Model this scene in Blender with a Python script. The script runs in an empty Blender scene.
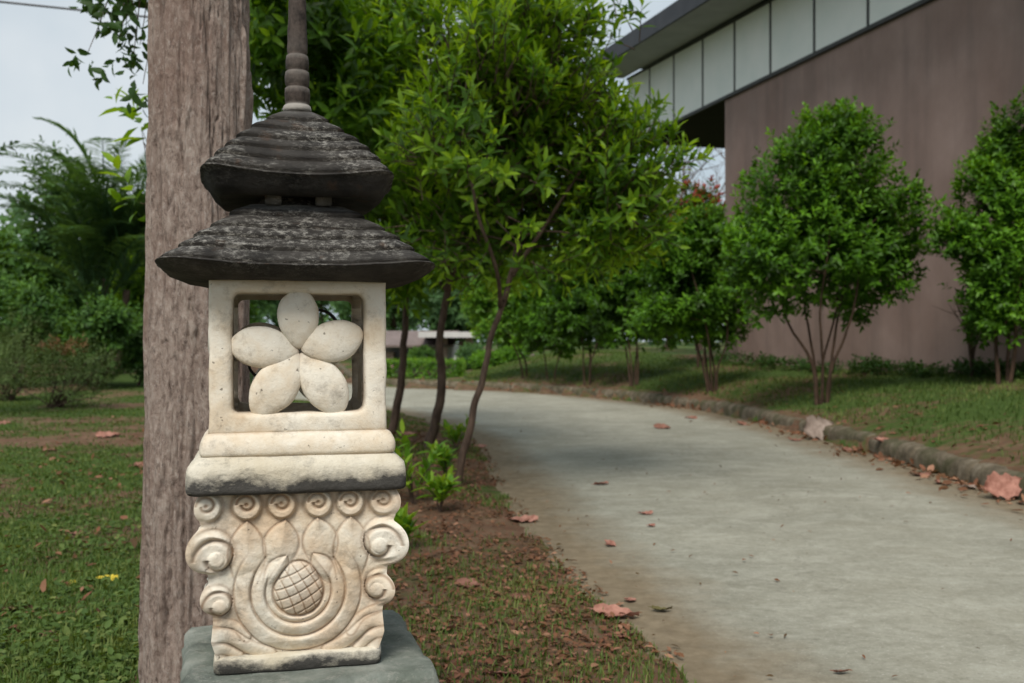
import bpy, math, random
import numpy as np
from mathutils import Vector, Matrix

SEED = 7
rng = np.random.default_rng(SEED)
random.seed(SEED)
R = math.radians
SC = bpy.context.scene
COL = SC.collection

# ------------------------------------------------------------------ camera, sky, sun, exposure
H = 0.95            # eye height
FPX = 1000.0        # focal length in pixels of a 1024 wide frame
HZ = 341.5          # horizon row
CX = 512.0
S = H / 1.25        # the road was measured for an eye height of 1.25

cam = bpy.data.cameras.new('camera')
cam.sensor_width = 36.0
cam.lens = FPX * 36.0 / 1024.0
cam.clip_start = 0.05
cam.clip_end = 2000
cam.dof.use_dof = True
cam.dof.focus_distance = 1.56
cam.dof.aperture_fstop = 7.5
camo = bpy.data.objects.new('camera', cam)
COL.objects.link(camo)
camo.location = (0, 0, H)
camo.rotation_euler = (R(90), 0, 0)
SC.camera = camo

SUN_EL, SUN_AZ = 50.0, 192.0     # azimuth clockwise from +Y: the sun stands behind the camera
w = bpy.data.worlds.new('World')
SC.world = w
w.use_nodes = True
nt = w.node_tree
for n in list(nt.nodes):
    nt.nodes.remove(n)
wo = nt.nodes.new('ShaderNodeOutputWorld')
bg = nt.nodes.new('ShaderNodeBackground')
sky = nt.nodes.new('ShaderNodeTexSky')
sky.sky_type = 'NISHITA'
sky.sun_disc = False
sky.sun_elevation = R(SUN_EL)
sky.sun_rotation = R(SUN_AZ)
sky.air_density = 1.2
sky.dust_density = 3.0
sky.ozone_density = 1.5
tc = nt.nodes.new('ShaderNodeTexCoord')
cn = nt.nodes.new('ShaderNodeTexNoise')
cn.inputs['Scale'].default_value = 2.2
cn.inputs['Detail'].default_value = 5
cn.inputs['Roughness'].default_value = 0.55
cr = nt.nodes.new('ShaderNodeValToRGB')
cr.color_ramp.elements[0].position = 0.34
cr.color_ramp.elements[0].color = (3.9, 4.75, 5.4, 1)      # grey-blue cloud base
cr.color_ramp.elements[1].position = 0.62
cr.color_ramp.elements[1].color = (6.4, 6.75, 6.95, 1)     # pale cloud
mx = nt.nodes.new('ShaderNodeMixRGB')
mx.inputs[0].default_value = 0.88
nt.links.new(tc.outputs['Generated'], cn.inputs['Vector'])
nt.links.new(cn.outputs['Fac'], cr.inputs['Fac'])
nt.links.new(sky.outputs[0], mx.inputs[1])
nt.links.new(cr.outputs[0], mx.inputs[2])
nt.links.new(mx.outputs[0], bg.inputs['Color'])
bg.inputs['Strength'].default_value = 0.06
nt.links.new(bg.outputs[0], wo.inputs['Surface'])

sl = bpy.data.lights.new('sun', 'SUN')
sl.energy = 1.5
sl.angle = R(22)
sl.color = (1.0, 0.93, 0.83)
so = bpy.data.objects.new('sun', sl)
COL.objects.link(so)
_az, _el = R(SUN_AZ), R(SUN_EL)
sdir = Vector((math.sin(_az) * math.cos(_el), math.cos(_az) * math.cos(_el), math.sin(_el)))
so.rotation_euler = (-sdir).to_track_quat('-Z', 'Y').to_euler()
so.location = sdir * 40

vs = SC.view_settings
vs.view_transform = 'Standard'
vs.look = 'None'
vs.exposure = 1.05
vs.gamma = 1.0
vs.use_curve_mapping = False

# ------------------------------------------------------------------ numeric noise
def _hash(ix, iy, iz, seed):
    n = (ix.astype(np.int64) * 374761393 + iy.astype(np.int64) * 668265263 + iz.astype(np.int64) * 2147483647 + seed * 1274126177) & 0xffffffff
    n = ((n ^ (n >> 13)) * 1274126177) & 0xffffffff
    n = ((n ^ (n >> 16)) * 2246822519) & 0xffffffff
    return ((n ^ (n >> 15)) & 0xffff) / 65535.0

def vnoise(p, seed=0):
    p = np.asarray(p, float)
    if p.shape[1] == 2:
        p = np.column_stack([p, np.zeros(len(p))])
    i = np.floor(p).astype(np.int64)
    f = p - i
    f = f * f * (3 - 2 * f)
    out = 0
    for dx in (0, 1):
        for dy in (0, 1):
            for dz in (0, 1):
                wgt = (f[:, 0] if dx else 1 - f[:, 0]) * (f[:, 1] if dy else 1 - f[:, 1]) * (f[:, 2] if dz else 1 - f[:, 2])
                out = out + wgt * _hash(i[:, 0] + dx, i[:, 1] + dy, i[:, 2] + dz, seed)
    return out

def fbm(p, octv=4, seed=0):
    p = np.asarray(p, float)
    a, tot, s = 0.5, 0, 0
    for o in range(octv):
        tot = tot + a * vnoise(p * 2 ** o + o * 17.3, seed + o)
        s += a
        a *= 0.5
    return tot / s

def sstep(a, b, x):
    t = np.clip((np.asarray(x, float) - a) / (b - a), 0, 1)
    return t * t * (3 - 2 * t)

def nrm(v):
    return v / np.maximum(np.linalg.norm(v, axis=-1, keepdims=True), 1e-9)

# ------------------------------------------------------------------ mesh builder
class MB:
    def __init__(self):
        self.v, self.f, self.t, self.n = [], [], [], 0
    def add(self, verts, faces, tone=0.5):
        verts = np.asarray(verts, float).reshape(-1, 3)
        self.v.append(verts)
        if isinstance(faces, np.ndarray):
            self.f.append(faces + self.n)
        else:
            by = {}
            for fc in faces:
                by.setdefault(len(fc), []).append(fc)
            for k in by:
                self.f.append(np.asarray(by[k], int) + self.n)
        self.t.append(np.broadcast_to(np.asarray(tone, float), (len(verts),)).copy())
        self.n += len(verts)
        return self
    def build(self, name, mat, parent=None, smooth=True, mats=None):
        me = bpy.data.meshes.new(name)
        V = np.concatenate(self.v)
        me.vertices.add(len(V))
        me.vertices.foreach_set('co', V.ravel())
        loops = np.concatenate([a.ravel() for a in self.f])
        tot = np.concatenate([np.full(len(a), a.shape[1]) for a in self.f])
        st = np.concatenate([[0], np.cumsum(tot)[:-1]])
        me.loops.add(len(loops))
        me.loops.foreach_set('vertex_index', loops.astype(np.int32))
        me.polygons.add(len(tot))
        me.polygons.foreach_set('loop_start', st.astype(np.int32))
        me.polygons.foreach_set('loop_total', tot.astype(np.int32))
        me.update(calc_edges=True)
        me.validate()
        if len(me.vertices) == len(V):
            at = me.attributes.new('tone', 'FLOAT', 'POINT')
            at.data.foreach_set('value', np.concatenate(self.t).astype(np.float32))
        me.polygons.foreach_set('use_smooth', np.full(len(me.polygons), bool(smooth)))
        if mat:
            me.materials.append(mat)
        o = bpy.data.objects.new(name, me)
        COL.objects.link(o)
        if parent:
            o.parent = parent
        return o
    # shapes
    def tube(self, pts, rad, n=8, tone=0.5, cap=True):
        pts = np.asarray(pts, float)
        k = len(pts)
        rad = np.broadcast_to(np.asarray(rad, float), (k,))
        d = np.gradient(pts, axis=0)
        d = nrm(d)
        ref = np.array([0.31, 0.95, 0.05]) if abs(d[:, 2]).mean() > 0.7 else np.array([0.0, 0.05, 1.0])
        a = nrm(np.cross(d, ref))
        b = np.cross(d, a)
        th = np.linspace(0, 2 * np.pi, n, endpoint=False)
        ring = pts[:, None] + rad[:, None, None] * (np.cos(th)[None, :, None] * a[:, None] + np.sin(th)[None, :, None] * b[:, None])
        i = np.arange(k - 1)[:, None] * n
        j = np.arange(n)[None]
        j2 = (j + 1) % n
        q = np.stack([i + j, i + j2, i + n + j2, i + n + j], -1).reshape(-1, 4)
        self.add(ring.reshape(-1, 3), q, tone)
        if cap:
            base = self.n - k * n
            self.f.append(np.arange(n)[None, ::-1] + base)
            self.f.append(np.arange(n)[None] + base + (k - 1) * n)
        return self
    def box(self, c, s, rot=0.0, bev=0.0, tone=0.5):
        x, y, z = np.asarray(s, float) / 2
        if bev <= 0:
            v = np.array([[sx * x, sy * y, sz * z] for sx in (-1, 1) for sy in (-1, 1) for sz in (-1, 1)])
            f = np.array([[0, 1, 3, 2], [4, 6, 7, 5], [0, 4, 5, 1], [2, 3, 7, 6], [0, 2, 6, 4], [1, 5, 7, 3]])
        else:
            b = bev
            rings = [(x - b, y - b, -z), (x, y, -z + b), (x, y, z - b), (x - b, y - b, z)]
            v, f = [], []
            for rx, ry, rz in rings:
                cc = min(b, rx * .5, ry * .5)
                v += [[rx - cc, -ry, rz], [rx, -ry + cc, rz], [rx, ry - cc, rz], [rx - cc, ry, rz], [-rx + cc, ry, rz], [-rx, ry - cc, rz], [-rx, -ry + cc, rz], [-rx + cc, -ry, rz]]
            for k in range(3):
                for j in range(8):
                    f.append([k * 8 + j, k * 8 + (j + 1) % 8, k * 8 + 8 + (j + 1) % 8, k * 8 + 8 + j])
            f.append(list(range(7, -1, -1)))
            f.append(list(range(24, 32)))
            v = np.array(v)
        cs, sn = math.cos(rot), math.sin(rot)
        v = np.column_stack([v[:, 0] * cs - v[:, 1] * sn, v[:, 0] * sn + v[:, 1] * cs, v[:, 2]]) + np.asarray(c, float)
        self.add(v, f, tone)
        return self
    def loops(self, L, closed_first=False, closed_last=False, tone=0.5):
        """L: list of (n,3) loops, joined in order."""
        n = len(L[0])
        k = len(L)
        i = np.arange(k - 1)[:, None] * n
        j = np.arange(n)[None]
        j2 = (j + 1) % n
        q = np.stack([i + j, i + j2, i + n + j2, i + n + j], -1).reshape(-1, 4)
        self.add(np.concatenate(L), q, tone if np.ndim(tone) else tone)
        base = self.n - k * n
        if closed_first:
            self.f.append(np.arange(n)[None, ::-1] + base)
        if closed_last:
            self.f.append(np.arange(n)[None] + base + (k - 1) * n)
        return self

def tag(o, label=None, cat=None, group=None, kind=None):
    if label: o['label'] = label
    if cat: o['category'] = cat
    if group: o['group'] = group
    if kind: o['kind'] = kind
    return o

def empty(name, loc, rz, label, cat, group=None):
    o = bpy.data.objects.new(name, None)
    o.empty_display_size = 0.1
    COL.objects.link(o)
    o.location = loc
    o.rotation_euler = (0, 0, rz)
    return tag(o, label, cat, group)

# ------------------------------------------------------------------ materials
def newmat(name):
    m = bpy.data.materials.new(name)
    m.use_nodes = True
    nt = m.node_tree
    for n in list(nt.nodes):
        nt.nodes.remove(n)
    return m, nt

class NT:
    def __init__(self, name):
        self.m, self.t = newmat(name)
        self.out = self.t.nodes.new('ShaderNodeOutputMaterial')
        self.b = self.t.nodes.new('ShaderNodeBsdfPrincipled')
        self.t.links.new(self.b.outputs[0], self.out.inputs['Surface'])
        self.tc = self.t.nodes.new('ShaderNodeTexCoord')
    def n(self, k):
        return self.t.nodes.new(k)
    def l(self, a, b):
        self.t.links.new(a, b)
        return self
    def noise(self, scale, detail=4, rough=0.55, stretch=None, coord='Object', dist=0.0):
        v = self.tc.outputs[coord]
        if stretch:
            mp = self.n('ShaderNodeMapping')
            mp.inputs['Scale'].default_value = stretch
            self.l(v, mp.inputs['Vector'])
            v = mp.outputs[0]
        nn = self.n('ShaderNodeTexNoise')
        nn.inputs['Scale'].default_value = scale
        nn.inputs['Detail'].default_value = detail
        nn.inputs['Roughness'].default_value = rough
        nn.inputs['Distortion'].default_value = dist
        self.l(v, nn.inputs['Vector'])
        return nn.outputs['Fac']
    def ramp(self, fac, stops):
        r = self.n('ShaderNodeValToRGB')
        el = r.color_ramp.elements
        while len(el) < len(stops):
            el.new(0.5)
        for e, (p, c) in zip(el, stops):
            e.position = p
            e.color = (*c, 1) if len(c) == 3 else c
        self.l(fac, r.inputs['Fac'])
        return r.outputs[0]
    def mask(self, fac, a, b):
        return self.ramp(fac, [(a, (0, 0, 0)), (b, (1, 1, 1))])
    def mix(self, fac, a, b, mode='MIX'):
        x = self.n('ShaderNodeMixRGB')
        x.blend_type = mode
        for s, v in ((x.inputs[0], fac), (x.inputs[1], a), (x.inputs[2], b)):
            if isinstance(v, (int, float)):
                s.default_value = v
            elif isinstance(v, tuple):
                s.default_value = (*v, 1)
            else:
                self.l(v, s)
        return x.outputs[0]
    def math(self, op, a, b=0.0):
        x = self.n('ShaderNodeMath')
        x.operation = op
        for s, v in ((x.inputs[0], a), (x.inputs[1], b)):
            if isinstance(v, (int, float)):
                s.default_value = v
            else:
                self.l(v, s)
        return x.outputs[0]
    def attr(self, name='tone'):
        a = self.n('ShaderNodeAttribute')
        a.attribute_name = name
        return a.outputs['Fac']
    def bump(self, h, strength=0.3, dist=0.01, prev=None):
        b = self.n('ShaderNodeBump')
        b.inputs['Strength'].default_value = strength
        b.inputs['Distance'].default_value = dist
        self.l(h, b.inputs['Height'])
        if prev is not None:
            self.l(prev, b.inputs['Normal'])
        return b.outputs[0]
    def done(self, col, rough=0.8, normal=None, spec=0.3):
        if isinstance(col, tuple):
            self.b.inputs['Base Color'].default_value = (*col, 1)
        else:
            self.l(col, self.b.inputs['Base Color'])
        if isinstance(rough, (int, float)):
            self.b.inputs['Roughness'].default_value = rough
        else:
            self.l(rough, self.b.inputs['Roughness'])
        self.b.inputs['Specular IOR Level'].default_value = spec
        if normal is not None:
            self.l(normal, self.b.inputs['Normal'])
        return self.m

def m_simple(name, a, b, scale=8, rough=0.8, bump=0.15, spec=0.3, stretch=None):
    g = NT(name)
    f = g.noise(scale, 5, 0.6, stretch)
    return g.done(g.ramp(f, [(0.3, a), (0.7, b)]), rough, g.bump(f, bump, 0.01), spec)

def m_leaf(name, old, mid, young, trans=0.3, rough=0.45, red=None):
    """tone attribute 0..1 = age of the leaf; young tips are lighter."""
    g = NT(name)
    t = g.attr()
    stops = [(0.05, old), (0.5, mid), (0.92, young)]
    if red:
        stops = [(0.05, old), (0.45, mid), (0.8, young), (0.93, red)]
    c = g.ramp(t, stops)
    f = g.noise(3.0, 3)
    c = g.mix(g.math('MULTIPLY', f, 0.35), c, (0.10, 0.13, 0.02), 'MIX')
    g.l(c, g.b.inputs['Base Color'])
    g.b.inputs['Roughness'].default_value = rough
    g.b.inputs['Specular IOR Level'].default_value = 0.35
    tr = g.n('ShaderNodeBsdfTranslucent')
    g.l(g.mix(1.0, c, (1.5, 1.25, 0.35), 'MULTIPLY'), tr.inputs['Color'])
    ms = g.n('ShaderNodeMixShader')
    ms.inputs[0].default_value = trans
    g.l(g.b.outputs[0], ms.inputs[1])
    g.l(tr.outputs[0], ms.inputs[2])
    g.l(ms.outputs[0], g.out.inputs['Surface'])
    return g.m

def mat_stone(name, warm):
    g = NT(name)
    n1 = g.noise(11, 6, 0.65)
    c = g.ramp(n1, [(0.28, (0.55, 0.43, 0.30)), (0.40, (0.71, 0.62, 0.49)), (0.55, (0.785, 0.74, 0.645)), (0.75, (0.80, 0.78, 0.71))])
    if warm:
        c = g.mix(g.math('MULTIPLY', g.mask(g.noise(8, 5, 0.6), 0.44, 0.62), 0.60), c, (0.62, 0.44, 0.28))
    else:
        c = g.mix(g.math('MULTIPLY', g.mask(g.noise(5, 5, 0.6), 0.50, 0.68), 0.35), c, (0.57, 0.44, 0.30))
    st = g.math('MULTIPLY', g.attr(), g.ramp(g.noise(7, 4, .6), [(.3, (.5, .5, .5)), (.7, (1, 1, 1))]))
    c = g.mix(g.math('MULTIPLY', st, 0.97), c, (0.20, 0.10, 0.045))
    c = g.mix(g.math('MULTIPLY', g.mask(g.noise(15, 7, 0.75), 0.54, 0.66), 0.50), c, (0.24, 0.205, 0.165))
    c = g.mix(g.math('MULTIPLY', g.mask(g.noise(42, 6, 0.75), 0.56, 0.66), 0.30), c, (0.34, 0.27, 0.19))
    c = g.mix(g.math('MULTIPLY', g.mask(g.noise(90, 2, 0.5), 0.71, 0.76), 0.7), c, (0.09, 0.07, 0.05))
    nb = g.bump(g.noise(75, 6, 0.75), 0.35, 0.004)
    nb = g.bump(g.noise(20, 4, 0.55), 0.30, 0.008, nb)
    nb = g.bump(g.noise(260, 3, 0.7), 0.35, 0.002, nb)
    return g.done(c, 0.9, nb, 0.15)

def mat_stone_grime():
    g = NT('grimy cast stone')
    n1 = g.noise(9, 5, 0.6)
    c = g.ramp(n1, [(0.3, (0.56, 0.50, 0.38)), (0.7, (0.74, 0.71, 0.62))])
    t = g.attr()
    gm = g.math('ADD', g.math('MULTIPLY', g.noise(14, 6, 0.7, (1, 1, 1.6)), 1.0), g.math('MULTIPLY', t, 0.55))
    c = g.mix(g.math('MULTIPLY', g.mask(gm, 0.60, 0.84), 0.95), c, (0.035, 0.035, 0.036))
    c = g.mix(g.math('MULTIPLY', g.mask(g.noise(30, 6, 0.8, (.5, .5, 1.5)), 0.54, 0.68), 0.30), c, (0.16, 0.15, 0.14))
    nb = g.bump(g.noise(60, 6, 0.75), 0.7, 0.006)
    return g.done(c, 0.9, nb, 0.15)

def mat_roof():
    g = NT('blackened roof cement')
    base = g.ramp(g.noise(18, 5, 0.6), [(0.3, (0.018, 0.017, 0.016)), (0.7, (0.065, 0.060, 0.055))])
    patch = g.mask(g.noise(9, 4, 0.6, (1, 1, 1.6)), 0.42, 0.58)
    speck = g.mask(g.noise(120, 6, 0.85, (0.75, 0.75, 1.4)), 0.49, 0.61)
    up = g.math('ADD', g.attr(), 1.0)
    up.node.use_clamp = True
    lich = g.math('MULTIPLY', g.math('MULTIPLY', patch, speck), up)
    c = g.mix(g.math('MULTIPLY', lich, 0.80), base, (0.36, 0.35, 0.32))
    big = g.mask(g.noise(13, 6, 0.7, (1, 1, 2.2)), 0.62, 0.68)
    c = g.mix(g.math('MULTIPLY', g.math('MULTIPLY', big, up), 0.5), c, (0.42, 0.41, 0.38))
    c = g.mix(g.math('MULTIPLY', g.math('MULTIPLY', g.math('MAXIMUM', g.attr(), 0.0), g.mask(g.noise(12, 4), 0.35, 0.6)), 0.8), c, (0.50, 0.50, 0.48))
    br = g.mask(g.noise(25, 4), 0.62, 0.72)
    c = g.mix(g.math('MULTIPLY', br, 0.3), c, (0.12, 0.06, 0.03))
    nb = g.bump(g.noise(70, 6, 0.75, (0.8, 0.8, 1.8)), 0.9, 0.007)
    nb = g.bump(g.noise(200, 3, 0.7), 0.5, 0.003, nb)
    return g.done(c, 0.85, nb, 0.2)

def mat_plinth():
    g = NT('mossy grey concrete')
    c = g.ramp(g.noise(11, 6, 0.65), [(0.30, (0.13, 0.15, 0.132)), (0.5, (0.25, 0.28, 0.25)), (0.70, (0.40, 0.42, 0.38))])
    c = g.mix(g.math('MULTIPLY', g.mask(g.noise(5, 4), 0.5, 0.65), 0.45), c, (0.10, 0.13, 0.095))
    c = g.mix(g.math('MULTIPLY', g.mask(g.noise(55, 6, 0.8), 0.53, 0.63), 0.5), c, (0.40, 0.40, 0.36))
    return g.done(c, 0.95, g.bump(g.noise(60, 7, 0.8), 1.0, 0.008), 0.1)

def mat_bark():
    g = NT('mauve grey bark')
    n1 = g.noise(55, 8, 0.8, (1, 1, 0.55), 'Object', 0.5)
    n2 = g.noise(6, 5, 0.6, (1, 1, 0.5))
    n3 = g.noise(130, 5, 0.8, (1, 1, 0.5))
    c = g.ramp(n1, [(0.32, (0.065, 0.051, 0.043)), (0.42, (0.245, 0.186, 0.158)), (0.55, (0.385, 0.312, 0.272)), (0.70, (0.50, 0.44, 0.395))])
    c = g.mix(g.math('MULTIPLY', g.mask(n2, 0.50, 0.62), 0.45), c, (0.20, 0.125, 0.10))
    c = g.mix(g.math('MULTIPLY', g.mask(n3, 0.54, 0.64), 0.45), c, (0.55, 0.50, 0.465))
    c = g.mix(g.math('MULTIPLY', g.mask(g.noise(75, 5, 0.8, (1, 1, 0.4)), 0.56, 0.64), 0.55), c, (0.085, 0.062, 0.055))
    c = g.mix(g.math('MULTIPLY', g.attr(), 0.85), c, (0.03, 0.021, 0.018))
    nb = g.bump(n1, 0.9, 0.010)
    nb = g.bump(n3, 0.7, 0.004, nb)
    return g.done(c, 0.95, nb, 0.1)

def mat_ground():
    g = NT('soil and turf')
    t = g.attr()
    soil = g.ramp(g.noise(6, 6, 0.65), [(0.25, (0.070, 0.046, 0.030)), (0.5, (0.135, 0.094, 0.060)), (0.75, (0.225, 0.165, 0.108))])
    soil = g.mix(g.math('MULTIPLY', g.mask(g.noise(45, 5, .7), 0.46, 0.62), 0.65), soil, (0.20, 0.078, 0.050))
    grass = g.ramp(g.noise(14, 6, 0.7), [(0.3, (0.032, 0.060, 0.014)), (0.7, (0.085, 0.135, 0.034))])
    k = g.math('ADD', t, g.math('MULTIPLY', g.math('SUBTRACT', g.noise(9, 5, 0.6), 0.5), 0.8))
    c = g.mix(g.mask(k, 0.42, 0.62), soil, grass)
    return g.done(c, 0.95, g.bump(g.noise(60, 6, 0.7), 0.6, 0.02), 0.1)

def mat_road():
    g = NT('worn concrete road')
    n1 = g.noise(0.9, 6, 0.6)
    n2 = g.noise(24, 6, 0.7)
    c = g.ramp(n1, [(0.3, (0.225, 0.22, 0.172)), (0.7, (0.38, 0.37, 0.30))])
    c = g.mix(0.35, c, g.ramp(n2, [(0.3, (0.12, 0.12, 0.10)), (0.7, (0.40, 0.40, 0.35))]))
    st = g.noise(3.4, 9, 0.78, (1.0, 1.5, 1), 'Object', 0.5)
    c = g.mix(g.math('MULTIPLY', g.mask(st, 0.46, 0.64), 0.32), c, (0.56, 0.56, 0.49))
    c = g.mix(g.math('MULTIPLY', g.mask(g.noise(1.4, 6, 0.7), 0.52, 0.68), 0.35), c, (0.19, 0.175, 0.125))
    spots = g.noise(55, 5, 0.75)
    c = g.mix(g.math('MULTIPLY', g.mask(spots, 0.56, 0.66), 0.45), c, (0.13, 0.125, 0.10))
    lt = g.noise(80, 4, 0.7)
    c = g.mix(g.math('MULTIPLY', g.mask(lt, 0.58, 0.68), 0.45), c, (0.62, 0.61, 0.55))
    vo = g.n('ShaderNodeTexVoronoi')
    vo.feature = 'DISTANCE_TO_EDGE'
    vo.inputs['Scale'].default_value = 0.42
    ds = g.n('ShaderNodeVectorMath')
    ds.operation = 'ADD'
    nz = g.n('ShaderNodeTexNoise')
    nz.inputs['Scale'].default_value = 2.5
    nz.inputs['Detail'].default_value = 5
    g.l(g.tc.outputs['Object'], nz.inputs['Vector'])
    g.l(g.tc.outputs['Object'], ds.inputs[0])
    g.l(nz.outputs['Color'], ds.inputs[1])
    g.l(ds.outputs[0], vo.inputs['Vector'])
    crk = g.ramp(vo.outputs['Distance'], [(0.0, (1, 1, 1)), (0.006, (0, 0, 0))])
    c = g.mix(g.math('MULTIPLY', crk, 0.25), c, (0.10, 0.09, 0.075))
    # earth washed over both edges (tone = 1 at the edge)
    e = g.math('ADD', g.attr(), g.math('MULTIPLY', g.math('SUBTRACT', g.noise(2.2, 6, 0.65), 0.5), 0.75))
    dirt = g.ramp(g.noise(12, 6, 0.65), [(0.3, (0.145, 0.112, 0.072)), (0.7, (0.255, 0.205, 0.138))])
    c = g.mix(g.math('MULTIPLY', g.mask(e, 0.34, 0.80), 0.92), c, dirt)
    nb = g.bump(g.noise(90, 5, .8), 0.6, 0.006)
    nb = g.bump(st, 0.2, 0.01, nb)
    return g.done(c, 0.92, nb, 0.08)

def mat_wall():
    g = NT('mauve render')
    n1 = g.noise(0.8, 5, 0.6)
    st = g.noise(2.2, 5, 0.6, (1, 1, 0.12))
    c = g.ramp(n1, [(0.3, (0.225, 0.155, 0.132)), (0.5, (0.275, 0.196, 0.170)), (0.7, (0.345, 0.252, 0.222))])
    c = g.mix(g.math('MULTIPLY', g.mask(st, 0.46, 0.70), 0.5), c, (0.145, 0.112, 0.10))
    c = g.mix(g.math('MULTIPLY', g.mask(g.noise(6, 6, 0.7), 0.62, 0.75), 0.25), c, (0.25, 0.19, 0.175))
    return g.done(c, 0.9, g.bump(g.noise(30, 5), 0.15, 0.01), 0.15)

def mat_kerb():
    g = NT('mossy kerb concrete')
    c = g.ramp(g.noise(9, 7, 0.75), [(0.3, (0.060, 0.050, 0.034)), (0.5, (0.15, 0.125, 0.09)), (0.7, (0.27, 0.235, 0.18))])
    c = g.mix(g.math('MULTIPLY', g.mask(g.noise(3.5, 5, 0.65), 0.45, 0.6), 0.6), c, (0.055, 0.065, 0.025))
    nb = g.bump(g.noise(40, 6, 0.75), 0.8, 0.012)
    return g.done(c, 0.95, nb, 0.1)

M = {}
M['stone'] = mat_stone('cream cast stone', False)
M['stone_warm'] = mat_stone('tan stained cast stone', True)
M['grime'] = mat_stone_grime()
M['roof'] = mat_roof()
M['plinth'] = mat_plinth()
M['bark'] = mat_bark()
M['ground'] = mat_ground()
M['road'] = mat_road()
M['wall'] = mat_wall()
M['kerb'] = mat_kerb()
M['wood'] = m_simple('thin brown bark', (0.045, 0.030, 0.022), (0.14, 0.095, 0.07), 30, 0.9, 0.4, stretch=(1, 1, 0.3))
M['wood_red'] = m_simple('reddish stem bark', (0.035, 0.022, 0.015), (0.10, 0.062, 0.042), 30, 0.9, 0.4, stretch=(1, 1, 0.3))
M['panel'] = m_simple('pale cement board', (0.70, 0.75, 0.72), (0.80, 0.82, 0.79), 1.5, 0.7, 0.05)
M['batten'] = m_simple('dark batten', (0.03, 0.032, 0.03), (0.05, 0.05, 0.048), 5, 0.6, 0.05)
M['fascia'] = m_simple('dark roof edge', (0.022, 0.025, 0.032), (0.04, 0.043, 0.05), 3, 0.6, 0.05)
M['soffit'] = m_simple('grey soffit board', (0.30, 0.31, 0.31), (0.38, 0.39, 0.385), 2, 0.7, 0.05)
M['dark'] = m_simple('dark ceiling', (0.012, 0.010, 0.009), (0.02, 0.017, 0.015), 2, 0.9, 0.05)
M['white_wall'] = m_simple('pale painted wall', (0.50, 0.49, 0.50), (0.62, 0.61, 0.60), 2, 0.85, 0.1)
M['pink_wall'] = m_simple('pinkish render', (0.30, 0.20, 0.18), (0.40, 0.28, 0.25), 2, 0.85, 0.1)
M['tile'] = m_simple('faded roof tile', (0.14, 0.11, 0.10), (0.24, 0.19, 0.18), 5, 0.85, 0.3)
M['metal'] = m_simple('dark painted metal', (0.02, 0.02, 0.02), (0.04, 0.04, 0.04), 10, 0.5, 0.05)
M['cable'] = m_simple('grey cable sheath', (0.10, 0.10, 0.11), (0.14, 0.14, 0.15), 10, 0.6, 0.05)
M['glass'] = m_simple('dark window', (0.02, 0.025, 0.03), (0.03, 0.035, 0.04), 3, 0.15, 0.0, 0.5)
M['leaf_front'] = m_leaf('glossy roadside leaf', (0.020, 0.070, 0.007), (0.095, 0.245, 0.014), (0.33, 0.57, 0.035), 0.50)
M['leaf_round'] = m_leaf('dense shrub leaf', (0.020, 0.072, 0.009), (0.075, 0.22, 0.016), (0.19, 0.45, 0.030), 0.42)
M['leaf_bright'] = m_leaf('light green leaf', (0.050, 0.15, 0.014), (0.12, 0.30, 0.028), (0.28, 0.50, 0.05), 0.40)
M['leaf_shoot'] = m_leaf('young shoot leaf', (0.05, 0.16, 0.015), (0.14, 0.34, 0.03), (0.36, 0.55, 0.05), 0.4)
M['leaf_red'] = m_leaf('red tipped leaf', (0.020, 0.060, 0.010), (0.045, 0.13, 0.018), (0.10, 0.22, 0.03), 0.25, red=(0.42, 0.035, 0.04))
M['leaf_dark'] = m_leaf('dark wood leaf', (0.016, 0.055, 0.014), (0.045, 0.135, 0.030), (0.11, 0.26, 0.04), 0.35, 0.6)
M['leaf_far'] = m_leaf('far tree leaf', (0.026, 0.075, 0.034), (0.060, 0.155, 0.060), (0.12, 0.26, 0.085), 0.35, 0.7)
M['leaf_palm'] = m_leaf('palm leaflet', (0.028, 0.080, 0.038), (0.060, 0.155, 0.070), (0.12, 0.26, 0.11), 0.4, 0.5)
M['leaf_scrub'] = m_leaf('dusty scrub leaf', (0.040, 0.070, 0.024), (0.085, 0.145, 0.045), (0.17, 0.25, 0.09), 0.2, 0.7)
M['leaf_brown'] = m_leaf('withered brown leaf', (0.10, 0.05, 0.025), (0.20, 0.10, 0.055), (0.30, 0.16, 0.09), 0.2, 0.8)
M['grass'] = m_leaf('grass blade', (0.035, 0.080, 0.016), (0.080, 0.155, 0.032), (0.20, 0.24, 0.07), 0.3, 0.7)
M['litter'] = m_leaf('dry litter leaf', (0.075, 0.030, 0.020), (0.20, 0.068, 0.045), (0.40, 0.20, 0.14), 0.12, 0.85)
M['fallen_pink'] = m_simple('dry pinkish leaf', (0.20, 0.08, 0.056), (0.43, 0.22, 0.17), 30, 0.8, 0.3)
M['fallen_brown'] = m_simple('dry brown leaf', (0.15, 0.065, 0.045), (0.30, 0.15, 0.11), 25, 0.8, 0.3)
M['fallen_grey'] = m_simple('dry greyish leaf', (0.22, 0.17, 0.14), (0.38, 0.31, 0.27), 25, 0.8, 0.3)
M['fallen_yellow'] = m_simple('yellow leaf', (0.55, 0.42, 0.03), (0.68, 0.55, 0.08), 25, 0.7, 0.2)
M['fallen_olive'] = m_simple('olive leaf', (0.09, 0.08, 0.03), (0.15, 0.13, 0.05), 25, 0.8, 0.2)

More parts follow.
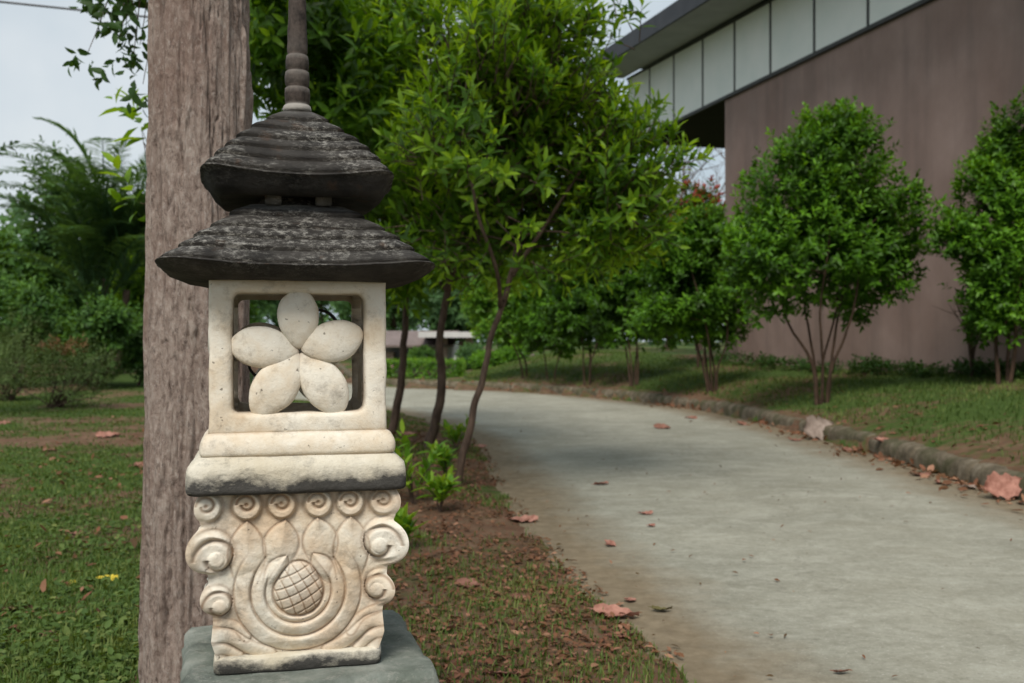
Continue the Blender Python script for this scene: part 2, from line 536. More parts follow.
# ------------------------------------------------------------------ road course and terrain
LR = [((2.6, -6), (6.3, -6)), ((1.4, 0), (4.9, 0)), ((.68, 3.7), (4.35, 4)), ((.29, 5.7), (4.12, 6)), ((.06, 7.4), (4.03, 8)), ((-.165, 9.7), (4.03, 10.4)),
      ((-.5, 12.7), (3.94, 13)), ((-1.2, 15.5), (3.7, 16.5)), ((-2, 17.5), (2.95, 19.9)), ((-3, 19.3), (1.5, 23.1)), ((-4.2, 20.6), (-.1, 25.4)),
      ((-5.6, 22.2), (-2.4, 27.0)), ((-6.8, 25.0), (-4.2, 29.2)), ((-8.0, 30), (-5.4, 33)), ((-11, 45), (-8, 46)), ((-20, 90), (-17, 90))]

def catmull(P, sub):
    P = np.asarray(P, float)
    Q = np.vstack([2 * P[0] - P[1], P, 2 * P[-1] - P[-2]])
    out = []
    for i in range(len(P) - 1):
        p0, p1, p2, p3 = Q[i:i + 4]
        for t in np.linspace(0, 1, sub, endpoint=False):
            out.append(0.5 * ((2 * p1) + (-p0 + p2) * t + (2 * p0 - 5 * p1 + 4 * p2 - p3) * t * t + (-p0 + 3 * p1 - 3 * p2 + p3) * t ** 3))
    out.append(P[-1])
    return np.array(out)

EL = catmull([a for a, b in LR], 10) * S
ER = catmull([b for a, b in LR], 10) * S

def pl_dist(p, L):
    """distance of points to polyline, and signed side (positive = right of travel)."""
    best = np.full(len(p), 1e9)
    side = np.zeros(len(p))
    for i in range(len(L) - 1):
        a, b = L[i], L[i + 1]
        d = b - a
        t = np.clip(((p - a) @ d) / max(d @ d, 1e-9), 0, 1)
        q = a + t[:, None] * d
        dd = np.hypot(*(p - q).T)
        s = (p[:, 0] - a[0]) * d[1] - (p[:, 1] - a[1]) * d[0]
        m = dd < best
        best[m] = dd[m]
        side[m] = np.sign(s[m])
    return best, side

def eval_ground(p):
    """height, signed distance right of the kerb, signed distance left of the left edge."""
    p = np.asarray(p, float).reshape(-1, 2)
    dr, sr = pl_dist(p, ER)
    dl, s2 = pl_dist(p, EL)
    er = dr * np.where(sr > 0, 1, -1)
    el = dl * np.where(s2 < 0, 1, -1)
    e = np.maximum(er, 0) / S
    fac = sstep(-2.5, 2.5, p[:, 0] / S)
    far = 0.175 + fac * (0.26 * np.minimum(e, 1.2) + 0.12 * np.clip(e - 1.2, 0, 3.5))
    hr = np.where(er > 0, far - 0.01, 0.0) * S
    n = fbm(p * 1.7, 4, 3) - 0.5
    n2 = fbm(p * 7.0, 3, 9) - 0.5
    dist = np.hypot(p[:, 0], p[:, 1])
    rise = 0.35 * sstep(14, 30, dist) * (p[:, 0] < 0)
    hl = np.where(el > -.3, -0.03 + 0.062 * sstep(-0.3, 0.42, el) + 0.05 * n * sstep(-.1, 0.9, el) + 0.03 * n2 * sstep(-0.25, 0.1, el) + rise * (el > 0), 0)
    h = hr + hl + 0.05 * n * (er > 0.3) * np.minimum(1, np.maximum(er, 0))
    road = (er <= 0) & (el <= -.3)
    h = np.where(road, -0.03, h)
    return h, er, el

def gz(x, y):
    return float(eval_ground([[x, y]])[0][0])

def ray(px, py):
    return np.array([(px - CX) / FPX, 1.0, (HZ - py) / FPX])

_zs = np.geomspace(1.6, 120, 1600)
def hit(px, py):
    """ground point where the photo shows something standing (survey of the plan)."""
    d = ray(px, py)
    P = d[None] * _zs[:, None]
    h = eval_ground(P[:, :2])[0]
    k = np.argmax(P[:, 2] + H <= np.maximum(h, -0.0))
    return np.array([P[k, 0], P[k, 1], max(h[k], 0.0)])

def at(px, py, Z):
    d = ray(px, py) * Z
    return np.array([d[0], d[1], d[2] + H])

def build_ground():
    mb = MB()
    def ax(lo, hi, fine_lo, fine_hi, step, grow=1.13):
        c = list(np.arange(fine_lo, fine_hi + 1e-6, step))
        s, x = step, fine_hi
        while x < hi:
            s *= grow
            x += s
            c.append(x)
        s, x = step, fine_lo
        while x > lo:
            s *= grow
            x -= s
            c.insert(0, x)
        return np.array(c)
    xs = ax(-400, 400, -4.0, 6.6, 0.075)
    ys = ax(-60, 900, 1.2, 14.0, 0.075)
    X, Y = np.meshgrid(xs, ys)
    p = np.column_stack([X.ravel(), Y.ravel()])
    h, er, el = eval_ground(p)
    # how grassy each spot is
    n = fbm(p * 1.1, 4, 21)
    g = 0.25 + 1.1 * (n - 0.35)
    left = el > 0
    verge = left & (p[:, 0] > -0.75 - 0.10 * p[:, 1])
    g = np.where(left, 0.42 + 1.3 * (n - 0.45), g)
    g = g + 0.14 * (left & (p[:, 1] > 6.5))
    g = np.where(verge, 0.22 + 1.3 * (n - 0.48), g)
    dist = np.hypot(p[:, 0], p[:, 1])
    g = np.where(left & ~verge & (dist > 8) & (dist < 13), g - 0.06, g)
    g = np.where(er > 0, 0.62 + 0.9 * (n - 0.5) - 0.35 * np.exp(-er / 0.25), g)
    V = np.column_stack([p, h])
    nx, ny = len(xs), len(ys)
    i = np.arange(ny - 1)[:, None] * nx + np.arange(nx - 1)[None]
    q = np.stack([i, i + 1, i + nx + 1, i + nx], -1).reshape(-1, 4)
    mb.add(V, q, np.clip(g, 0, 1))
    tag(mb.build('ground', M['ground']), kind='structure')

def build_road():
    mb = MB()
    k, m = len(EL), 25
    t = np.linspace(-0.02, 1.0, m)
    P = EL[:, None] * (1 - t)[None, :, None] + ER[:, None] * t[None, :, None]
    wid = np.hypot(*(ER - EL).T)
    dl = t[None] * wid[:, None]
    dr = (1 - t)[None] * wid[:, None]
    tone = np.maximum(1 - dl / 0.75, 1 - dr / 0.95)
    p2 = P.reshape(-1, 2)
    z = 0.006 * (fbm(p2 * 1.3, 3, 5) - 0.5) + 0.0
    i = np.arange(k - 1)[:, None] * m + np.arange(m - 1)[None]
    q = np.stack([i, i + 1, i + m + 1, i + m], -1).reshape(-1, 4)
    mb.add(np.column_stack([p2, z]), q, np.clip(tone, 0, 1).ravel())
    tag(mb.build('road', M['road']), kind='structure')
    # kerb: worn rounded concrete edging on the right
    mb = MB()
    C = catmull([b for a, b in LR], 110) * S
    d = nrm(np.gradient(C, axis=0))
    nn = np.column_stack([d[:, 1], -d[:, 0]])
    prof = [(-0.02, -0.05), (-0.018, 0.05), (-0.012, 0.10), (0.012, 0.135), (0.05, 0.150), (0.10, 0.150), (0.15, 0.138), (0.175, 0.07)]
    arc = np.concatenate([[0], np.cumsum(np.hypot(*np.diff(C, axis=0).T))])
    cut = 0.95
    joint = np.exp(-(((arc / cut + .5) % 1.0 - .5) * cut / .022) ** 2)
    piece = (_hash(np.floor(arc / cut).astype(int), np.zeros(len(arc), int), np.zeros(len(arc), int), 5) - .5)
    rows = []
    for (o, z) in prof:
        nz = (fbm(np.column_stack([C * 6, np.full(len(C), o * 30)]), 4, 31) - 0.5)
        big = fbm(C * 1.2, 3, 77) - 0.5
        off = o + 0.035 * nz
        rows.append(np.column_stack([C + nn * (off + joint * .018 * (o < .08))[:, None], z + 0.04 * nz * (z > 0) + 0.03 * big - joint * .022 * (z > .08) + .016 * piece * (z > .04)]))
    Vv = np.stack(rows, 1)
    k, m = Vv.shape[:2]
    i = np.arange(k - 1)[:, None] * m + np.arange(m - 1)[None]
    q = np.stack([i, i + 1, i + m + 1, i + m], -1).reshape(-1, 4)
    mb.add(Vv.reshape(-1, 3), q)
    tag(mb.build('kerb', M['kerb']), kind='structure')

build_ground()
build_road()

# ------------------------------------------------------------------ the building on the right
WX0 = 11.1 * S
WS = -0.245
def wall_xy(Z, off=0.0):
    n = np.array([-1.0, WS]) / math.hypot(1, WS)     # towards the road
    return np.array([WX0 + WS * Z, Z]) + n * off
def wall_Z(px, off=0.0):
    return (WX0 - off) / ((px - CX) / FPX - WS)

def slab(mb, Za, Zb, o0, o1, za, zb, ta, tb, tone=0.5):
    """block along the wall from Za to Zb, between offsets o0 (outer) and o1, bottom/top heights at either end."""
    v = []
    for (Z, lo, hi) in ((Za, za, ta), (Zb, zb, tb)):
        for o in (o0, o1):
            x, y = wall_xy(Z, o)
            v += [[x, y, lo], [x, y, hi]]
    f = [[0, 1, 3, 2], [4, 6, 7, 5], [0, 4, 5, 1], [2, 3, 7, 6], [0, 2, 6, 4], [1, 5, 7, 3]]
    mb.add(np.array(v), np.array(f), tone)

def build_building():
    root = empty('building', (*wall_xy(12), 0), 0, 'large mauve rendered building with a band of pale boards under a dark eave', 'building')
    def fin(mb, name, m):
        o = mb.build(name, m, None, smooth=False)
        o.parent = root
        o.matrix_parent_inverse = Matrix.Translation(-Vector(root.location))
        return o
    Zc = wall_Z(725)
    Zf = 23.2
    zb = lambda Z: H + 4.50 + 0.022 * (Z - Zc)
    zt = lambda Z: H + 6.00 + 0.065 * (Z - 22.0)
    mb = MB(); slab(mb, -3, Zc, 0, -6, -0.2, -0.2, zb(-3) + 1.2, zb(Zc) + 1.2); fin(mb, 'wall', M['wall'])
    # dark beam under the boards
    mb = MB(); slab(mb, -3, Zf, 0.06, 0.003, zb(-3) - 0.06, zb(Zf) - 0.06, zb(-3), zb(Zf)); fin(mb, 'beam', M['batten'])
    Zs = [wall_Z(p) for p in (871, 817, 773, 737, 705, 676)]
    st = 1.3
    Zs = [Zs[0] - st * k for k in range(10, 0, -1)] + Zs + [Zs[-1] + st, Zf]
    for a, b in zip(Zs[:-1], Zs[1:]):
        mb = MB(); slab(mb, a + 0.028, b - 0.028, 0.045, 0.003, zb(a) + .002, zb(b) + .002, zt(a) - .002, zt(b) - .002); fin(mb, 'board', M['panel'])
    for a in Zs:
        mb = MB(); slab(mb, a - 0.026, a + 0.026, 0.055, 0.004, zb(a) + .002, zb(a) + .002, zt(a) - .002, zt(a) - .002); fin(mb, 'batten', M['batten'])
    mb = MB(); slab(mb, -3, Zf + 0.1, 0.07, 0.0, zt(-3), zt(Zf), zt(-3) + 0.05, zt(Zf) + 0.05); fin(mb, 'top_rail', M['batten'])
    # eave: pale soffit, dark edge, roof above
    oe = 1.0
    mb = MB(); slab(mb, -3, Zf + 0.3, oe, 0.072, zt(-3) + .10, zt(Zf) + .10, zt(-3) + 0.14, zt(Zf) + 0.14); fin(mb, 'soffit', M['soffit'])
    mb = MB(); slab(mb, -3, Zf + 0.35, oe + 0.05, oe + 0.002, zt(-3) + .02, zt(Zf) + .06, zt(-3) + 0.34, zt(Zf) + 0.34); fin(mb, 'fascia', M['fascia'])
    mb = MB(); slab(mb, -3, Zf + 0.34, oe, -6, zt(-3) + .36, zt(Zf) + .36, zt(-3) + 0.42, zt(Zf) + 0.42); fin(mb, 'roof', M['fascia'])
    # open porch beyond the wall: dark ceiling and two posts further back
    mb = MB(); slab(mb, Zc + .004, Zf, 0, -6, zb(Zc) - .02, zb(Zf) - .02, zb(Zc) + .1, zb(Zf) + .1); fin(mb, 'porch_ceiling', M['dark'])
    mb = MB(); slab(mb, Zf - .3, Zf - .01, -4.2, -4.5, 0, 0, zb(Zf) - .03, zb(Zf) - .03); fin(mb, 'porch_post', M['wall'])
build_building()

# ------------------------------------------------------------------ stone lantern
YAW = R(13.5)
LZ = H - 0.518
LC = np.array([-0.365, 1.70])

def zf(py, d):
    """height above the plinth of a row seen on the lantern's front at half depth d."""
    return H + (HZ - py) / FPX * (LC[1] - 0.98 * d) - LZ

def build_plinth():
    root = empty('plinth', (LC[0] + .010, LC[1] + .004, 0), R(16.5), 'rough mossy grey concrete pedestal under the stone lantern', 'pedestal')
    mb = MB()
    n = 40
    hw = 0.197
    def ring(hh, z, jit):
        t = np.linspace(-1, 1, n, endpoint=False)
        pts = np.concatenate([np.column_stack([t, -np.ones(n)]), np.column_stack([np.ones(n), t]), np.column_stack([-t, np.ones(n)]), np.column_stack([-np.ones(n), -t])])
        r = np.minimum(1, 1.0 / (np.abs(pts[:, 0]) ** 30 + np.abs(pts[:, 1]) ** 30) ** (1 / 30))[:, None]
        pts = pts * r * hh
        q = np.column_stack([pts, np.full(len(pts), z)])
        nn = fbm(q * 28, 4, 12) - 0.5
        n2 = np.clip(fbm(q * 14, 3, 55) - 0.6, 0, 1)
        q[:, :2] *= (1 + jit * nn * 0.09 - jit * n2 * 0.25)[:, None]
        q[:, 2] += jit * 0.012 * (fbm(q * 25 + 9, 3, 4) - 0.5)
        return q
    L = [ring(hw + .012, -0.2, 1)] + [ring(hw, z, 0.6) for z in np.linspace(0.02, LZ - .03, 14)]
    L += [ring(hw, LZ - .02, 0.9), ring(hw - .002, LZ - .010, 1.0), ring(hw - .008, LZ - .002, 1.0), ring(hw - .02, LZ, .6)]
    L += [ring((hw - .02) * f, LZ, .3) for f in (.95, .9, .8, .6, .3)]
    mb.loops(L, False, True)
    mb.build('block', M['plinth'], root)

def square_loft(mb, prof, n_exp=9, seg=64, lift=None, noise=0.0, nscale=40, tone=None, seed=0, closed=True, power=4):
    """prof: list of (half width, z, lift)."""
    th = np.linspace(0, 2 * np.pi, seg * 4, endpoint=False) + np.pi / 4
    c, s = np.cos(th), np.sin(th)
    r = (np.abs(c) ** n_exp + np.abs(s) ** n_exp) ** (-1 / n_exp)
    corner = (np.abs(c) * r * np.abs(s) * r) ** power
    L = []
    for pr in prof:
        hw, z = pr[0], pr[1]
        lf = pr[2] if len(pr) > 2 else 0
        q = np.column_stack([c * r * hw, s * r * hw, z + lf * corner])
        if noise:
            nn = fbm(q * nscale, 4, seed) - 0.5
            n2 = fbm(q * nscale * 0.25 + 5, 2, seed + 3) - 0.5
            q[:, :2] *= (1 + noise / max(hw, .02) * (nn + n2))[:, None]
            q[:, 2] += noise * 0.6 * (fbm(q * nscale + 50, 3, seed) - 0.5)
        L.append(q)
    tn = 0.0
    if tone is not None:
        tn = np.repeat(np.asarray(tone, float), len(th))
    mb.loops(L, closed, closed, tn)

PXM = 0.486e-3          # one design unit of the relief in metres
def relief(X, Y, w):
    h = np.zeros_like(X)
    st = np.zeros_like(X)
    def groove(d, wd, dep):
        nonlocal h, st
        g = np.exp(-(d / wd) ** 2)
        h = h - dep * g
        st = np.maximum(st, g * 0.9)
    def volute(cx, cy, Rr, h0, pitch, gd, eye, ex, ey, sgn, gw=5.0):
        nonlocal h, st
        dx, dy = X - cx, Y - cy
        d = np.hypot(dx, dy)
        disc = h0 * sstep(0, Rr * .28, Rr - d)
        ins = d < Rr
        h = np.where(ins, np.maximum(h * sstep(-Rr * .15, 0, d - Rr * .9), disc), h)
        edge = np.exp(-((d - Rr) / 6) ** 2)
        st = np.maximum(st, edge * 0.55)
        ddx, ddy = X - ex, Y - ey
        de = np.hypot(ddx, ddy)
        th = (np.arctan2(ddy, ddx * sgn) / (2 * np.pi)) % 1.0
        rs = eye + pitch * (th + 0.12)
        g = np.exp(-((de - rs) / gw) ** 2) * (d < Rr * 0.93)
        h = h - gd * g
        st = np.maximum(st, g * 0.85)
        h = h + np.where(de < eye, 0.35 * eye * np.sqrt(np.clip(1 - (de / eye) ** 2, 0, 1)), 0)
    def leaf(tx, ty, bx, by, hw, h0, rib=True):
        nonlocal h, st
        ax, ay = bx - tx, by - ty
        L = math.hypot(ax, ay)
        ux, uy = ax / L, ay / L
        t = ((X - tx) * ux + (Y - ty) * uy) / L
        s = (X - tx) * (-uy) + (Y - ty) * ux
        tt = np.clip(t, 0, 1)
        half = hw * np.sin(np.pi * np.clip(tt, 0, 1) ** 0.72) ** 1.25 * 1.12
        m = (t > 0) & (t < 1)
        prof = 0.55 * np.clip(1 - (np.abs(s) / np.maximum(half, 1e-3)) ** 2, 0, 1) ** 0.35 + 0.55 * np.clip(1 - np.abs(s) / np.maximum(half, 1e-3), 0, 1)
        fade = 1 - sstep(0.40, 0.98, tt)
        hh = h0 * prof * fade * m
        edge = np.exp(-((np.abs(s) - half) / 4.0) ** 2) * m * fade
        st = np.maximum(st, edge * 0.8)
        h = np.maximum(h, hh)
        h = h - 3.0 * edge
    def ridge(pts, r, h0):
        nonlocal h, st
        pts = catmull(pts, 8)
        best = np.full(X.shape, 1e9)
        for a, b in zip(pts[:-1], pts[1:]):
            d = b - a
            t = np.clip(((X - a[0]) * d[0] + (Y - a[1]) * d[1]) / (d @ d), 0, 1)
            best = np.minimum(best, np.hypot(X - a[0] - t * d[0], Y - a[1] - t * d[1]))
        h = np.maximum(h, h0 * np.sqrt(np.clip(1 - (best / r) ** 2, 0, 1)))
        st = np.maximum(st, 0.6 * np.exp(-((best - r) / 4) ** 2))
    # background swell
    h = h + 8 * np.exp(-((X / 230) ** 2 + ((Y - 380) / 200) ** 2))
    # outer and inner tall leaves
    leaf(-163, 158, -165, 440, 52, 17)
    leaf(163, 155, 168, 440, 52, 17)
    leaf(-44, 160, -78, 370, 50, 20)
    leaf(56, 156, 82, 370, 50, 20)
    # teardrop with bands
    dx, dy = X + 3, Y - 398
    rr = np.hypot(dx, dy) * 1.09
    cosu = -dy / np.maximum(rr, 1e-3)
    shape = 1 + 0.42 * np.clip(cosu, 0, 1) ** 5
    d = rr - 86 * shape
    low = sstep(285, 400, Y)
    for (a, b, hh, ylo) in ((6, 25, 11, 330), (31, 74, 15, 235), (81, 132, 13, 215)):
        c, hwid = (a + b) / 2, (b - a) / 2
        rg = hh * (np.clip(1 - ((d - c) / hwid) ** 2, 0, 1) ** .22) * (1 - .38 * (d - c) / hwid) * sstep(ylo, ylo + 150, Y)
        inb = np.abs(d - c) < hwid
        h = np.where(inb, np.maximum(h * (1 - 0.9 * sstep(ylo + 90, ylo + 200, Y)), rg), h)
        for e in (a - 3, b + 3):
            g = np.exp(-((d - e) / 3.2) ** 2) * sstep(ylo + 20, ylo + 150, Y)
            h = h - 4.5 * g
            st = np.maximum(st, g * 0.75)
    # small sepals at the shoulders of the fruit
    leaf(-40, 275, -118, 400, 30, 19)
    leaf(42, 272, 125, 395, 30, 19)
    # fruit
    ins = d < 0
    dome = 22 * np.sqrt(np.clip(1 - (rr / (86 * shape)) ** 2, 0, 1)) + 4
    h = np.where(ins, dome, h)
    g = np.exp(-((d - 1) / 4.0) ** 2) * (Y > 262)
    h = h - 9 * g
    st = np.maximum(st, g)
    a1 = (dx * 0.45 + dy * 0.89 + 0.0016 * dx * dx)
    a2 = (dx * 0.90 - dy * 0.42 + 0.0014 * dy * dy)
    for a in (a1, a2):
        t = (a / 31.0 + 0.5) % 1.0 - 0.5
        g = np.exp(-((t * 31) / 2.4) ** 2) * ins
        h = h - 4.5 * g
        st = np.maximum(st, g * 0.95)
    st = np.maximum(st, 0.25 * ins)
    # acanthus at the foot
    for sg, k in ((-1, 0), (1, -40)):
        ridge([(sg * 285, 520 + k * .6), (sg * 215, 535 + k * .4), (sg * 150, 580 + k * .1), (sg * 95, 604)], 24, 15)
        ridge([(sg * 280, 570 + k * .7), (sg * 235, 575 + k * .4), (sg * 190, 604)], 17, 13)
        ridge([(sg * 262, 480 + k * .4), (sg * 200, 500 + k * .2), (sg * 165, 540)], 15, 9)
    # volutes
    for sg in (-1, 1):
        yy = 258 if sg < 0 else 236
        volute(sg * 276, yy, 78, 30, 40, 17, 25, sg * 256, yy + 18, sg, 7)
        yy = 418 if sg < 0 else 390
        volute(sg * 262, yy, 58, 24, 28, 12, 22, sg * 248, yy + 12, sg, 6)
    for cx in (-285, -163, -55, 60, 162, 268):
        volute(cx, 112, 50, 22, 17, 9, 12, cx - 2, 106, -1, 5)
        dd = np.hypot(X - cx + 2, Y - 106)
        h = h - 10 * np.exp(-(dd / 7) ** 2)
        st = np.maximum(st, 0.9 * np.exp(-(dd / 9) ** 2))
    return h, st

def outline(Y):
    """half width of the carved block in design units."""
    w = np.interp(Y, [60, 160, 200, 340, 480, 545, 610], [308, 306, 290, 282, 268, 274, 256])
    for (c, y, r) in ((268, 247, 78), (248, 404, 58)):
        w = np.maximum(w, (c + np.sqrt(np.clip(r * r - (Y - y) ** 2, 0, None))) * (np.abs(Y - y) < r))
    for y, r, c in ((112, 50, 285),):
        w = np.maximum(w, (c + 0.75 * np.sqrt(np.clip(r * r - (Y - y) ** 2, 0, None))) * (np.abs(Y - y) < r))
    return w

def build_carved(parent):
    mb = MB()
    ys = np.linspace(66, 604, 250)
    ztop, zbot = zf(491, .15), zf(657, .14)
    zz = ztop + (ys - 66) / (604 - 66) * (zbot - ztop)
    ow = outline(ys)
    k = np.exp(-np.linspace(-2, 2, 9) ** 2); k /= k.sum()
    ow = np.convolve(np.pad(ow, 4, 'edge'), k, 'valid')
    for face in range(4):
        nu = 260 if face == 0 else 150
        u = np.linspace(-1, 1, nu)
        U, Yg = np.meshgrid(u, ys)
        W = np.repeat(ow[:, None], nu, 1)
        X = U * W
        h, st = relief(X, Yg, W)
        body = np.minimum(np.interp(Yg, [66, 160, 340, 470, 560, 604], [288, 285, 275, 258, 246, 228]), W - 6)    # plane of the face behind the relief
        edge = sstep(0.80, 1.0, np.abs(U))
        depth = (body + h) * (1 - edge) + np.maximum(W - 6 * 0, body) * edge
        fd = sstep(0, 10, Yg - 66) * 1.0
        depth = depth + 6.0 * (fbm(np.column_stack([X.ravel() / 34, Yg.ravel() / 34]), 4, face).reshape(X.shape) - 0.5) * (1 - edge)
        P = np.stack([X * PXM, -depth * PXM, np.repeat(zz[:, None], nu, 1)], -1).reshape(-1, 3)
        # corner points shared exactly between faces
        a = face * math.pi / 2
        P = np.column_stack([P[:, 0] * math.cos(a) - P[:, 1] * math.sin(a), P[:, 0] * math.sin(a) + P[:, 1] * math.cos(a), P[:, 2]])
        i = np.arange(len(ys) - 1)[:, None] * nu + np.arange(nu - 1)[None]
        q = np.stack([i, i + nu, i + nu + 1, i + 1], -1).reshape(-1, 4)
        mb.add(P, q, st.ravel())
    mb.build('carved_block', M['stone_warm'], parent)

def rounded_rect(hw, z0, z1, r, n=26):
    """loop in the x,z plane; corners rounded by r; points correspond between loops."""
    t = np.linspace(-1, 1, n, endpoint=False)
    hh, zc = (z1 - z0) / 2, (z0 + z1) / 2
    p = np.concatenate([np.column_stack([t, -np.ones(n)]), np.column_stack([np.ones(n), t]), np.column_stack([-t, np.ones(n)]), np.column_stack([-np.ones(n), -t])])
    p = p * [hw, hh]
    if r > 0:
        c = np.clip(p, [-hw + r, -hh + r], [hw - r, hh - r])
        d = p - c
        L = np.hypot(*d.T)
        m = (np.abs(d[:, 0]) > 1e-9) & (np.abs(d[:, 1]) > 1e-9)
        d[m] *= (r / L[m])[:, None]
        p = c + d
    return np.column_stack([p[:, 0], p[:, 1] + zc])

def build_frame(parent):
    d = 0.1362
    z0, z1 = zf(433, d), zf(277, d)
    o0, o1, ow = zf(413, d), zf(294, d), 0.1015
    th = 0.036
    mb = MB()
    for face in range(4):
        full = face % 2 == 0
        hw = d if full else d - th - 0.001
        pr = [(hw, z0, z1, 0.0, th), (hw, z0, z1, 0.0, 0.005), (hw - .0015, z0 + .0015, z1, 0.004, 0.0018), (hw - .005, z0 + .005, z1 - .002, .006, 0.0),
              (ow + .008, o0 - .008, o1 + .008, .016, 0.0), (ow + .003, o0 - .003, o1 + .003, .014, .0025), (ow, o0, o1, .012, .008), (ow - .001, o0 + .001, o1 - .001, .012, th), (hw, z0, z1, 0.0, th)]
        L = []
        for (a, b, c, r, dep) in pr:
            if not full: a = min(a, hw)
            lp = rounded_rect(a, b, c, r)
            q = np.column_stack([lp[:, 0], np.full(len(lp), -(d - dep)), lp[:, 1]])
            nn = np.column_stack([fbm(q * 30 + k * 13, 3, 60 + k + face) for k in range(3)]) - 0.5
            q = q + nn * (0.0045 if dep < 0.02 else 0.0)
            L.append(q)
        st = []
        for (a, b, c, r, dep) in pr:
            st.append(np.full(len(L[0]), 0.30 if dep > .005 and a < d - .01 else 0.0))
        a = face * math.pi / 2
        ca, sa = math.cos(a), math.sin(a)
        L = [np.column_stack([q[:, 0] * ca - q[:, 1] * sa, q[:, 0] * sa + q[:, 1] * ca, q[:, 2]]) for q in L]
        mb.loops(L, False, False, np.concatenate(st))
    # ceiling slab of the lamp chamber
    mb.box((0, 0, z1 - .012), (2 * (d - th) - .004, 2 * (d - th) - .004, .012))
    mb.build('openwork_frame', M['stone'], parent)
    # petals
    pet = [((297, 349), (295, 288), 21), ((297, 352), (228, 344), 21.5), ((299, 351), (361, 333), 21.5), ((297, 354), (253, 416), 22), ((299, 354), (341, 414), 22)]
    for face in range(4):
        for pi_, ((ax, ay), (bx, by), hw) in enumerate(pet):
            k = 1.565e-3
            A = np.array([(ax - 297) * k, zf(ay, d)])
            B = np.array([(bx - 297) * k, zf(by, d)])
            axd = B - A
            Ln = np.hypot(*axd)
            axd = axd / Ln
            sd = np.array([-axd[1], axd[0]])
            nt_, na = 28, 24
            L = []
            for t in np.linspace(0.004, 0.996, nt_):
                t = 0.5 - 0.5 * math.cos(math.pi * t)
                wv = hw * k * max(math.sin(math.pi * t ** 1.12), 1e-3) ** 0.55
                th_ = np.linspace(0, 2 * np.pi, na, endpoint=False)
                c = A + axd * Ln * t
                sx = np.sign(np.cos(th_)) * np.abs(np.cos(th_)) ** 0.85
                ph = c[None] + sd[None] * (sx * wv)[:, None]
                dep = -(d - 0.012) - np.where(np.sin(th_) > 0, np.abs(np.sin(th_)) ** .62 * wv * 0.50, np.sin(th_) * min(wv, .022) * 0.8)
                dep = dep + (-0.003 if pi_ in (0, 2) else 0.002) * (1 - t)
                q = np.column_stack([ph[:, 0], dep, ph[:, 1]])
                q += (np.column_stack([fbm(q * 40 + j * 9, 3, 90 + pi_ + j) for j in range(3)]) - 0.5) * 0.004
                L.append(q)
            a = face * math.pi / 2
            ca, sa = math.cos(a), math.sin(a)
            L = [np.column_stack([q[:, 0] * ca - q[:, 1] * sa, q[:, 0] * sa + q[:, 1] * ca, q[:, 2]]) for q in L]
            m2 = MB()
            n_ = len(L[0])
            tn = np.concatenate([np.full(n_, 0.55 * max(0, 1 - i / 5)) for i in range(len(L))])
            m2.loops(L, True, True, tn)
            m2.build('petal', M['stone'], parent)
    # loose wire coil in the chamber
    m3 = MB()
    t = np.linspace(0, 5 * np.pi, 90)
    m3.tube(np.column_stack([0.035 + 0.035 * np.cos(t), 0.03 + 0.02 * np.sin(t * .7), o1 - .055 + 0.035 * np.sin(t)]), 0.0022, 6)
    m3.tube(np.column_stack([-0.05 + .03 * np.cos(t * .4), 0.04 + 0 * t, np.linspace(o0 + .005, o1 - .05, 90)]), 0.0025, 6)
    m3.build('wire', M['metal'], parent)

